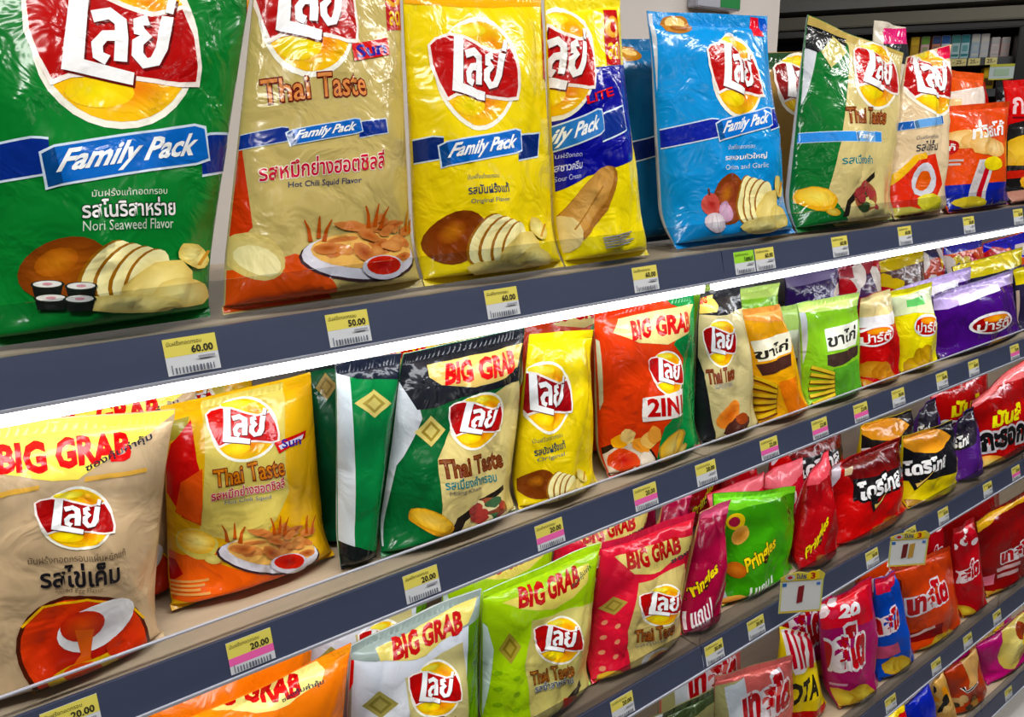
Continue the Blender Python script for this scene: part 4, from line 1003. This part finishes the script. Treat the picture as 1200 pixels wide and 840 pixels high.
behind('redyellow', ['red crisp bag behind the yellow squiggle red bag on the third shelf'], .10, 0)
bag('redend', 'crisp_bag', 'plain red crisp bag at the very right edge of the third shelf', 3, .055,
    (1200, 440, 1262, 400, 1262, 500, 1200, 534), .09, (160, 24, 30), [('header_band', px(([(1195, 430), (1270, 390), (1270, 410), (1200, 450)], (214, 150, 60))), None)], 2)

# ------------------------------------------------------------------ fourth shelf
TS = lambda q: ('logo', text('เทสโต', (178, 26, 44), (0, 0, 1, 1), .06, (.13, (232, 222, 226))), q)
bag('olive', 'crisp_bag', 'shiny olive and silver crisp bag left of the salmon pink bag', 4, .05,
    (745, 846, 838, 806, 836, 960, 740, 1000), .09, (150, 146, 96), [
    ('header_band', px(([(740, 846), (845, 800), (845, 816), (745, 866)], (60, 74, 40))), None),
    ('stripes', px(([(757, 838), (766, 833), (768, 850), (758, 850)], (196, 40, 40)), ([(768, 836), (778, 832), (778, 856), (768, 856)], (226, 230, 232))), None)], 1, mat='foil')
bag('salmon', 'crisp_bag', 'salmon pink crisp bag with red outlined word on the fourth shelf', 4, .055,
    (812, 806, 930, 768, 922, 930, 806, 980), .105, (214, 110, 104), [
    ('side_panel', px(([(795, 800), (828, 806), (868, 796), (866, 900), (800, 960)], (176, 172, 120)), ([(850, 806), (872, 794), (872, 900), (852, 900)], (206, 214, 220)), ([(815, 800), (840, 796), (832, 808), (816, 812)], (150, 50, 60))), None),
    TS((868, 806, 922, 780, 870, 852))], 1, back=(160, 156, 110), mat='foil')
behind('salmon', ['salmon pink crisp bag with a letter on it, behind the front salmon bag'], .11, -.03)
bag('yellowota', 'crisp_bag', 'yellow crisp bag with red and white striped top and black capital letters, fourth shelf', 4, .09,
    (886, 752, 948, 742, 960, 880, 900, 900), .09, (226, 200, 20), [
    ('stripes', px(*[([(918 + 7 * i, 740), (921 + 7 * i, 740), (929 + 7 * i, 782), (925 + 7 * i, 782)], (196, 40, 50)) for i in range(-1, 4)]), None) if 0 else
    ('stripes', px(([(915, 738), (955, 735), (955, 775), (930, 790), (922, 770)], (236, 226, 222)), *[([(919 + 8 * i, 738), (923 + 8 * i, 738), (933 + 7 * i, 782), (929 + 7 * i, 784)], (196, 40, 54)) for i in range(4)]), None),
    ('lettering', text('OTA', (40, 34, 16), (0, 0, 1, 1), .05), (917, 800, 956, 786, 918, 828)),
    ('foot_band', px(([(915, 832), (965, 820), (965, 880), (918, 890)], (176, 40, 40))), None)], 1)
bag('magenta', 'crisp_bag', 'magenta crisp bag with 20 on its red header and yellow crisps, fourth shelf', 4, .055,
    (944, 716, 1022, 676, 1016, 846, 956, 872), .105, (162, 30, 96), [
    ('header_band', px(([(938, 705), (1030, 665), (1022, 724), (958, 738)], (214, 44, 60))), None),
    ('header_band', burst(9, ((240, 226, 226), (206, 60, 80), (236, 206, 206))), (950, 706, 985, 695, 952, 735)),
    ('header_lettering', text('20', (244, 236, 236), (0, 0, 1, 1), .06), (983, 708, 1003, 702, 984, 726)),
    TS((950, 742, 1012, 726, 954, 792)), ('lettering', lines(1, (206, 150, 180)), (958, 806, 992, 800, 958, 811)),
    ('food_picture', chips(4, 21, (226, 206, 90), (190, 150, 60)), (958, 806, 1018, 796, 960, 850))], 1)
behind('magenta', ['magenta crisp bag behind the front magenta one on the fourth shelf'], .105, 0)
bag('bluetasto', 'crisp_bag', 'bright blue crisp bag with red outlined word right of the magenta bag', 4, .06,
    (1012, 688, 1048, 668, 1060, 800, 1012, 826), .09, (24, 76, 172), [
    ('header_band', px(([(1005, 690), (1052, 664), (1046, 690), (1012, 706)], (206, 50, 70)), ([(1010, 770), (1052, 752), (1056, 764), (1010, 784)], (196, 90, 120))), None),
    TS((1018, 724, 1052, 704, 1020, 750)), ('food_picture', chips(3, 22, (220, 200, 90), (190, 150, 60)), (1028, 770, 1062, 758, 1030, 806))], 1)
bag('orangetasto', 'crisp_bag', 'orange crisp bag with red outlined word under the paper promotion card, fourth shelf', 4, .055,
    (1042, 668, 1114, 640, 1114, 748, 1056, 784), .10, (206, 76, 30), [
    ('side_panel', px(([(1036, 670), (1056, 680), (1062, 785), (1050, 785)], (110, 30, 20)), ([(1060, 742), (1104, 728), (1104, 742), (1062, 752)], (130, 30, 30))), None),
    TS((1060, 694, 1106, 672, 1063, 722)), ('lettering', lines(1, (226, 190, 180)), (1062, 744, 1096, 732, 1063, 749)),
    ('food_picture', chips(4, 23, (214, 196, 90), (190, 150, 60)), (1066, 748, 1114, 730, 1068, 776))], 1)
behind('orangetasto', ['orange crisp bag behind the one under the promotion card'], .10, 0)
bag('redtasto', 'crisp_bag', 'red crisp bag with white speckled header on the fourth shelf', 4, .06,
    (1094, 634, 1142, 606, 1142, 724, 1102, 746), .085, (176, 26, 44), [
    ('header_band', burst(12, ((240, 220, 220), (206, 50, 60), (196, 30, 50))), (1096, 628, 1142, 606, 1098, 660)),
    TS((1108, 674, 1146, 650, 1109, 694)), ('food_picture', chips(3, 24, (214, 196, 80), (190, 150, 60)), (1108, 716, 1140, 704, 1110, 742))], 1)
behind('redtasto', ['red crisp bag behind the white speckled red bag on the fourth shelf'], .09, 0)
bag('darkred', 'crisp_bag', 'dark red glossy crisp bag with yellow edge on the fourth shelf', 4, .055,
    (1144, 612, 1212, 566, 1206, 680, 1146, 712), .095, (134, 16, 26), [
    ('header_band', px(([(1142, 612), (1160, 600), (1205, 575), (1205, 584), (1165, 606), (1146, 624)], (236, 180, 70)), ([(1150, 604), (1215, 560), (1215, 572), (1160, 600)], (150, 30, 30))), None),
    TS((1174, 644, 1206, 626, 1175, 662)), ('lettering', lines(2, (206, 170, 170)), (1168, 666, 1196, 656, 1169, 680)),
    ('food_picture', chips(3, 25, (206, 180, 70), (180, 130, 60)), (1148, 684, 1182, 672, 1150, 706)), ('stripes', px(([(1150, 676), (1166, 672), (1164, 684), (1150, 686)], (226, 130, 150))), None)], 1)
behind('darkred', ['dark red crisp bag behind the yellow edged dark red bag on the fourth shelf'], .095, 0)
bag('redend4', 'crisp_bag', 'red crisp bag at the very right edge of the fourth shelf', 4, .055, (1204, 590, 1262, 552, 1262, 640, 1204, 680), .09, (150, 20, 26), [], 2)

# ------------------------------------------------------------------ lowest shelf
bag('royal', 'crisp_bag', 'royal blue crisp bag, leftmost in view on the lowest shelf', 5, .055, (1058, 826, 1090, 800, 1092, 900, 1062, 926), .08, (20, 50, 170), [], 2)
bag('redlow', 'crisp_bag', 'red and yellow crisp bag tip left of the royal blue bag', 5, .055, (1030, 842, 1060, 822, 1062, 930, 1034, 946), .07, (196, 40, 40), [
    ('header_band', px(([(1025, 845), (1062, 818), (1062, 828), (1040, 848)], (232, 200, 50))), None)], 2)
bag('tan', 'crisp_bag', 'tan and black patterned crisp bag between the royal blue and rust bags, lowest shelf', 5, .055, (1088, 800, 1106, 786, 1110, 880, 1092, 896), .07, (206, 160, 90), [
    ('pattern', burst(31, ((30, 28, 26), (226, 190, 120), (230, 150, 50))), (1088, 800, 1108, 788, 1090, 850))], 2)
bag('rust', 'crisp_bag', 'rust brown crisp bag with white tick shaped mark, lowest shelf', 5, .055, (1106, 786, 1144, 758, 1146, 846, 1110, 872), .085, (170, 62, 26), [
    ('emblem', [stroke([(0, .3), (.2, .8), (1, .1)], .3, (236, 230, 226)), stroke([(0, .3), (.2, .8), (1, .1)], .14, (26, 24, 26))], (1128, 802, 1144, 796, 1129, 814)),
    ('pattern', burst(32, ((150, 110, 60), (196, 160, 110), (60, 50, 36))), (1116, 816, 1144, 806, 1116, 846)),
    ('stripes', px(([(1128, 770), (1146, 756), (1146, 796), (1134, 806)], (206, 160, 100))), None)], 2)
bag('fuchsia', 'crisp_bag', 'fuchsia crisp bag with pale yellow crisp picture, right end of the lowest shelf', 5, .055, (1144, 756, 1214, 706, 1214, 790, 1148, 826), .09, (176, 22, 110), [
    ('food_picture', [ell(.5, .5, .6, .5, (222, 212, 140), -.4, 18, (206, 180, 90), .1), ell(.6, .3, .2, .16, (150, 60, 30), 0, 10), ell(.7, .5, .16, .14, (230, 206, 60), 0, 10)], (1170, 736, 1204, 712, 1172, 790))], 1)
behind('fuchsia', ['fuchsia crisp bag behind the pale yellow pictured one on the lowest shelf'], .09, 0)

for a_, k_ in QUEUE: queue_up(*a_, **k_)

# ------------------------------------------------------------------ price tags on the rails
def mini(name, shapes, W, H, parent, mat='card', z=0.0006):
    """flat print on a card: unit box mapped onto W x H, in the card's own plane"""
    V, Fc, C = [], [], []
    for i, (v, f, c) in enumerate(shapes):
        n = len(V); V += [(p[0] * W - W / 2, -(z + .00012 * i), (1 - p[1]) * H) for p in np.asarray(v, float)]
        Fc += [tuple(n + k for k in ff) for ff in f]; C += list(np.asarray(c))
    me = mesh(name, V, Fc, C)
    return link(name, me, mat, parent)
SLANT = math.atan2(0.010, RAIL_H)
CARD = {}
def price_tag(row, p, price, style, label, w=.046, h=.033):
    q = on_y(p, D + .004)
    r = empty('price_tag', (q[0], D - 0.0012 + .002, RB[row] + .0035)); r.rotation_euler = (-SLANT, 0, 0)
    tag(r, label, 'price tag', f'price tags on the {SHELF_NAME[row]} rail')
    k = (price, style)
    if k in CARD:
        for o in CARD[k]:
            c = o.copy(); COL.objects.link(c); c.parent = r
        return
    L = []
    L.append(MB().box((-w / 2, -.0005, 0), (w / 2, .0003, h)).build('card', 'card', r))
    a = L[0].data.attributes.new('Col', 'FLOAT_COLOR', 'POINT'); a.data.foreach_set('color', list((*lin((206, 208, 212)), 1)) * len(L[0].data.vertices))
    top = (216, 204, 108) if style != 'g' else (150, 206, 70)
    L.append(mini('price_panel', [rect(0, 0, 1, .5, top)], w, h, r))
    if style == 'p': L.append(mini('promo_band', [rect(0, .5, 1, .74, (226, 110, 170))], w, h, r))
    tx = text('มันฝรั่งทอดกรอบ', (70, 66, 40), (.06, .07, .72, .2)) + text(price, (40, 38, 30), (.5, .25, .92, .46), .03)
    L.append(mini('lettering', tx, w, h, r, z=.0009))
    bars = []
    rr = random.Random(price + style)
    for i in range(13):
        x = .08 + .84 * i / 13; bars.append(rect(x, .8 if i else .72, x + rr.uniform(.02, .045), .97, (96, 100, 112)))
    if style != 'p': bars.append(rect(.6, .56, .92, .62, (150, 152, 160)))
    L.append(mini('barcode', bars, w, h, r, z=.0009))
    CARD[k] = L
def tags(row, lst):
    for p, price, st, lb in lst: price_tag(row, p, price, st, lb)
tags(1, [((225, 414), '60.00', 'w', 'price tag of 60.00 under the green seaweed bag on the top rail'),
    ((409, 385), '50.00', 'w', 'price tag of 50.00 under the gold squid bag on the top rail'),
    ((589, 354), '60.00', 'w', 'price tag of 60.00 under the plain yellow bag on the top rail'),
    ((757, 325), '60.00', 'w', 'price tag just left of the bright green tag on the top rail'),
    ((873, 306), '1แถม1', 'g', 'bright green tag on the top rail, the only green one'),
    ((897, 302), '60.00', 'w', 'yellow price tag touching the green tag on the top rail'),
    ((985, 287), '60.00', 'w', 'price tag under the green and gold bag on the top rail'),
    ((1061, 276), '60.00', 'w', 'price tag under the beige salted egg bag on the top rail'),
    ((1136, 263), '35.00', 'w', 'price tag under the blue footed orange bag on the top rail'),
    ((1194, 252), '35.00', 'w', 'price tag at the right edge of the top rail')])
tags(2, [((85, 848), '20.00', 'w', 'price tag under the front salted egg bag at the bottom left corner'),
    ((295, 768), '20.00', 'p', 'pink banded price tag under the yellow squid bag on the second rail'),
    ((495, 688), '20.00', 'w', 'price tag under the green seam bag on the second rail'),
    ((645, 629), '20.00', 'p', 'pink banded price tag under the yellow potato bag on the second rail'),
    ((757, 585), '20.00', 'p', 'pink banded price tag under the 2 in 1 bag on the second rail'),
    ((828, 556), '20.00', 'w', 'price tag under the black and gold bag on the second rail'),
    ((902, 526), '22.00', 'p', 'pink banded price tag under the amber biscuit stick bag'),
    ((961, 504), '22.00', 'p', 'pink banded price tag under the lime biscuit stick bag'),
    ((1009, 486), '22.00', 'p', 'pink banded price tag under the red crisp bag on the second rail'),
    ((1053, 468), '20.00', 'w', 'price tag under the bright yellow bag on the second rail'),
    ((1104, 449), '20.00', 'w', 'price tag under the left half of the purple bag on the second rail'),
    ((1141, 435), '20.00', 'w', 'price tag under the right half of the purple bag on the second rail'),
    ((1189, 416), '22.00', 'p', 'pink banded price tag at the right edge of the second rail')])
tags(3, [((730, 828), '20.00', 'w', 'price tag under the coral pink bag on the third rail'),
    ((838, 758), '20.00', 'w', 'price tag just right of the rail joint on the third rail'),
    ((887, 728), '20.00', 'w', 'price tag under the leaf green bag on the third rail'),
    ((1023, 650), '20.00', 'w', 'price tag under the red corn chip bag on the third rail'),
    ((1068, 625), '20.00', 'p', 'pink banded price tag above the right promotion card on the third rail'),
    ((1106, 604), '20.00', 'w', 'price tag under the purple corn chip bag on the third rail'),
    ((1158, 573), '20.00', 'w', 'price tag under the yellow squiggle red bag on the third rail'),
    ((1191, 553), '20.00', 'p', 'pink banded price tag at the right end of the third rail')])
tags(4, [((1045, 818), '20.00', 'w', 'price tag under the blue bag on the fourth rail'),
    ((1098, 778), '20.00', 'w', 'price tag under the orange bag on the fourth rail'),
    ((1135, 748), '20.00', 'w', 'price tag under the red speckled bag on the fourth rail'),
    ((1169, 722), '20.00', 'w', 'price tag under the dark red bag on the fourth rail')])
tags(5, [((1183, 808), '20.00', 'w', 'price tag at the right end of the lowest rail')])

def promo_card(p, w, h, label, cols):
    """paper card clipped to the rail, hanging in front of the bags below"""
    q = on_y(p, D - .030)
    r = empty('promotion_card', (q[0], D - .030, q[2] - h)); r.rotation_euler = (0, 0, -.55); tag(r, label, 'promotion card', 'promotion cards on the third rail')
    b = MB().box((-w / 2, -.0004, 0), (w / 2, .0004, h * .80)).build('card', 'card', r)
    a = b.data.attributes.new('Col', 'FLOAT_COLOR', 'POINT'); a.data.foreach_set('color', list((*lin((224, 226, 226)), 1)) * len(b.data.vertices))
    mini('border', [rect(0, 0, 1, .06, (214, 196, 70)), rect(0, .94, 1, 1, (214, 190, 90)), rect(0, 0, .04, 1, (206, 206, 120)), rect(.96, 0, 1, 1, (206, 206, 120)), rect(.04, .1, .14, .2, (60, 110, 180)), rect(.84, .12, .93, .2, (80, 120, 190))], w, h * .80, r)
    mini('product_picture', [poly([(.42 + d, .22), (.56 + d, .18), (.54 + d, .68), (.40 + d, .72)], c) for d, c in cols], w, h * .80, r, z=.0014)
    tp = [(-.5, .78), (.5, .78), (.52, .9), (.38, 1.0), (.18, .93), (-.1, .98), (-.36, .93), (-.52, .86)]
    n = len(tp); V = [(x * w, y_, z * h) for y_ in (-.0011, -.0019) for x, z in tp]
    Fc = [tuple(range(n)), tuple(range(2 * n - 1, n - 1, -1))] + [(i, i + n, (i + 1) % n + n, (i + 1) % n) for i in range(n)]
    me = mesh('crest', V, Fc, np.tile(lin((206, 190, 90)), (2 * n, 1))); link('crest', me, 'card', r)
    mini('lettering', [ell(.74, .12, .15, .11, (232, 200, 50), 0, 16), ell(.2, .14, .12, .07, (190, 190, 190), 0, 14), ell(.2, .14, .06, .04, (170, 40, 50), 0, 10)] + text('3', (170, 30, 40), (.68, .05, .79, .2), .04) + text('โปร', (60, 70, 110), (.34, .06, .58, .18), .03), w, h, r, z=.0022)
    MB().box((-.006, .0006, h * .93), (.006, .0300, h * .96)).build('clip', 'clear', r)
promo_card((941, 668), .078, .084, 'white paper promotion card with yellow crest and a 3, hanging below the crimson bag', [(0, (130, 40, 44))])
promo_card((1067, 622), .082, .080, 'white paper promotion card with two product pictures hanging above the orange bag', [(-.08, (110, 40, 40)), (.10, (190, 150, 80))])

# ------------------------------------------------------------------ the shop beyond the shelves
P0 = CAMP + ray((1120, 50)) / np.linalg.norm(ray((1120, 50))) * 3.9
e = M.T @ np.array([-3018 - CX, 222 - CY, F_PX]); e[2] = 0; e = -e / np.linalg.norm(e)
nrm = np.array([e[1], -e[0], 0.0])
if nrm @ (CAMP - P0) < 0: nrm = -nrm
def on_cab(p, d=0.0):
    r = ray(p); k = ((P0 + nrm * d - CAMP) @ nrm) / (r @ nrm); q = CAMP + r * k
    return (q - P0) @ e, q[2]
ang = math.atan2(e[1], e[0])
cab = empty('display_cabinet', (P0[0], P0[1], 0)); cab.rotation_euler = (0, 0, ang)
tag(cab, 'black display cabinet with boxed goods, far back beyond the shelves', 'display cabinet')
xl, zt_ = on_cab((1046, 25)); xr, _ = on_cab((1208, 30)); _, ztop = on_cab((1120, 17)); _, zbk = on_cab((1120, 35))
MB().box((xl - .55, .30, .1), (xr + .6, .34, zbk)).build('back_board', 'charcoal', cab)
MB().box((xl - .55, 0, zbk), (xr + .6, .34, ztop - .03)).build('top_box', 'black', cab, bevel=.004)
MB().box((xl - .59, -.02, ztop - .03), (xr + .6, .36, ztop + .02)).build('cornice', 'trim', cab, bevel=.004)
xf, _ = on_cab((1192, 50)); MB().box((xf, -.01, .1), (xf + .07, .34, zbk)).build('side_post', 'black', cab, bevel=.003)
MB().box((xl - .55, 0, .1), (xl - .5, .34, zbk)).build('side_post', 'black', cab, bevel=.003)
MB().box((xl - .55, 0, 0), (xr + .6, .34, .1)).build('plinth', 'black', cab)
_, zs = on_cab((1120, 68)); MB().box((xl - .5, .02, zs - .03), (xf, .30, zs)).build('shelf_board', 'charcoal', cab)
_, zs2 = on_cab((1120, 105)); MB().box((xl - .5, .02, zs2 - .03), (xf, .30, zs2)).build('shelf_board', 'charcoal', cab)
def cab_obj(name, x, y, z, label, cat, group=None):
    o = empty(name, tuple(P0 * [1, 1, 0] + e * x - nrm * y + np.array([0, 0, z]))); o.rotation_euler = (0, 0, ang); tag(o, label, cat, group); return o
BOX = [(1058, (96, 100, 100), (110, 112, 110), 'grey'), (1074, (226, 186, 60), (200, 160, 40), 'yellow'), (1086, (110, 160, 60), (226, 190, 190), 'green topped pink'), (1099, (50, 70, 120), (206, 140, 110), 'blue topped tan'), (1110, (40, 90, 160), (206, 216, 226), 'blue topped white'),
    (1122, (60, 130, 130), (190, 216, 220), 'first teal topped'), (1133, (50, 130, 140), (180, 214, 220), 'second teal topped'), (1145, (206, 206, 200), (170, 190, 206), 'first pale grey'), (1156, (210, 206, 200), (196, 200, 206), 'second pale grey'), (1168, (190, 190, 190), (220, 206, 206), 'first short pinkish white'), (1180, (206, 206, 206), (226, 200, 196), 'second short pinkish white')]
for i, (x, c1, c2, nm) in enumerate(BOX):
    ytop = 38 if i < 9 else 43
    bx, zt2 = on_cab((x, ytop), -.06); wd = abs(on_cab((x + 5, 50), -.06)[0] - on_cab((x - 5, 50), -.06)[0])
    o = cab_obj('boxed_product', bx, .06, zs + .001, f'{nm} box on the upper shelf of the far black cabinet', 'box', 'boxes in the far cabinet')
    H = min(zt2, zbk - .012) - zs - .002
    b = MB().box((-wd / 2, 0, 0), (wd / 2, .08, H)).build('carton', 'card', o, bevel=.002)
    a = b.data.attributes.new('Col', 'FLOAT_COLOR', 'POINT'); a.data.foreach_set('color', list((*lin(c2), 1)) * len(b.data.vertices))
    mini('label_print', [rect(.04, .02, .96, .34, c1), rect(.2, .45, .8, .7, tuple((np.array(c1) + c2) // 2)), rect(.1, .8, .9, .9, c1)], wd, H, o, z=.0008)
for i, x in enumerate((1115, 1127, 1143, 1163)):
    bx, _ = on_cab((x, 71), 0)
    o = cab_obj('shelf_ticket', bx, .018, zs - .028, f"{['first', 'second', 'third', 'fourth'][i]} cream shelf ticket from the left in the far cabinet", 'price tag', 'tickets in the far cabinet')
    b = MB().box((-.022, -.002, -.002), (.022, 0, .026)).build('ticket', 'card', o)
    a = b.data.attributes.new('Col', 'FLOAT_COLOR', 'POINT'); a.data.foreach_set('color', list((*lin((232, 222, 160)), 1)) * len(b.data.vertices))
    mini('lettering', text('25.-', (90, 80, 60), (.15, .2, .85, .8), .02), .044, .026, o, z=.0026)
bx, z1 = on_cab((1175, 75), .03); x2, z2 = on_cab((1187, 93), .03)
o = cab_obj('notice_card', bx, -.03, z2, 'white notice card with yellow edge at the right post of the far cabinet', 'notice')
ww, hh = 2 * abs(x2 - bx), z1 - z2
b = MB().box((-ww / 2, 0, 0), (ww / 2, .003, hh)).build('card', 'card', o)
a = b.data.attributes.new('Col', 'FLOAT_COLOR', 'POINT'); a.data.foreach_set('color', list((*lin((206, 220, 220)), 1)) * len(b.data.vertices))
mini('border', [rect(0, 0, 1, .16, (206, 206, 90)), rect(0, .92, 1, 1, (206, 206, 90)), rect(.2, .3, .8, .75, (180, 206, 180))], ww, hh, o, z=.0012)
for i, (x, y, c) in enumerate(((1160, 82, (232, 196, 60)), (1150, 93, (226, 180, 60)), (1138, 95, (190, 180, 130)))):
    bx, zz = on_cab((x, y), -.06)
    o = cab_obj('small_packet', bx, .06, zs2 + .001, f"{['upper bright', 'lower bright', 'dull'][i]} yellow packet on the lower shelf of the far cabinet", 'packet')
    hh = max(zz - zs2 + .01, .03)
    b = MB().box((-.02, 0, 0), (.02, .05, hh)).build('carton', 'card', o, bevel=.002)
    a = b.data.attributes.new('Col', 'FLOAT_COLOR', 'POINT'); a.data.foreach_set('color', list((*lin(c), 1)) * len(b.data.vertices))
    mini('label_print', [rect(.1, .5, .9, .85, (120, 90, 50))], .04, hh, o, z=.0006)
# wall behind the cabinet and the soffit over it
q0 = P0 - nrm * .37
V = [q0 + e * a_ + np.array([0, 0, z]) for a_, z in ((-2.2, -P0[2]), (2.6, -P0[2]), (2.6, 2.9 - P0[2]), (-2.2, 2.9 - P0[2]))]
wr = MB().slab(V, -nrm, .1).build('wall_right', 'wall_dark'); tag(wr, 'dark grey far wall behind the black cabinet', kind='structure')
V = [q0 + e * a_ + np.array([0, 0, z]) for a_, z in ((-2.1, ztop + .05 - P0[2]), (2.5, ztop + .05 - P0[2]), (2.5, 2.89 - P0[2]), (-2.1, 2.89 - P0[2]))]
sf = MB().slab(V, nrm, .33).build('trim_1', 'ceil'); tag(sf, 'grey boxed soffit above the black cabinet', kind='structure')
# hanging sign at the top of the picture
q = on_y((844, 3), WALL_Y - .03)
sg = empty('aisle_sign', (q[0], WALL_Y - .028, q[2] - .012)); tag(sg, 'white and green sign on the wall above the sky blue bag', 'sign')
ws = on_y((870, 0), WALL_Y)[0] - on_y((820, 0), WALL_Y)[0]
MB().box((-ws / 2, 0, 0), (ws / 2, .027, .12)).build('panel', 'lip', sg, bevel=.002)
mini('green_field', [rect(.52, .05, .98, .97, (20, 120, 60))], ws, .12, sg, z=.001)
# ceiling lamps
for i, (x, y) in enumerate(((-0.4, .12), (1.3, .12), (3.0, .12), (-0.4, -2.2), (1.3, -2.2), (3.0, -2.2))):
    l = empty('ceiling_lamp', (x, y, 2.825)); tag(l, 'long white fluorescent ceiling lamp over the aisle', 'ceiling lamp', 'fluorescent lamps over the aisle')
    MB().box((-.62, -.09, .03), (.62, .09, .075)).build('housing', 'steel', l, bevel=.003)
    MB().box((-.60, -.08, .012), (.60, .08, .029)).build('diffuser', 'lampm', l)
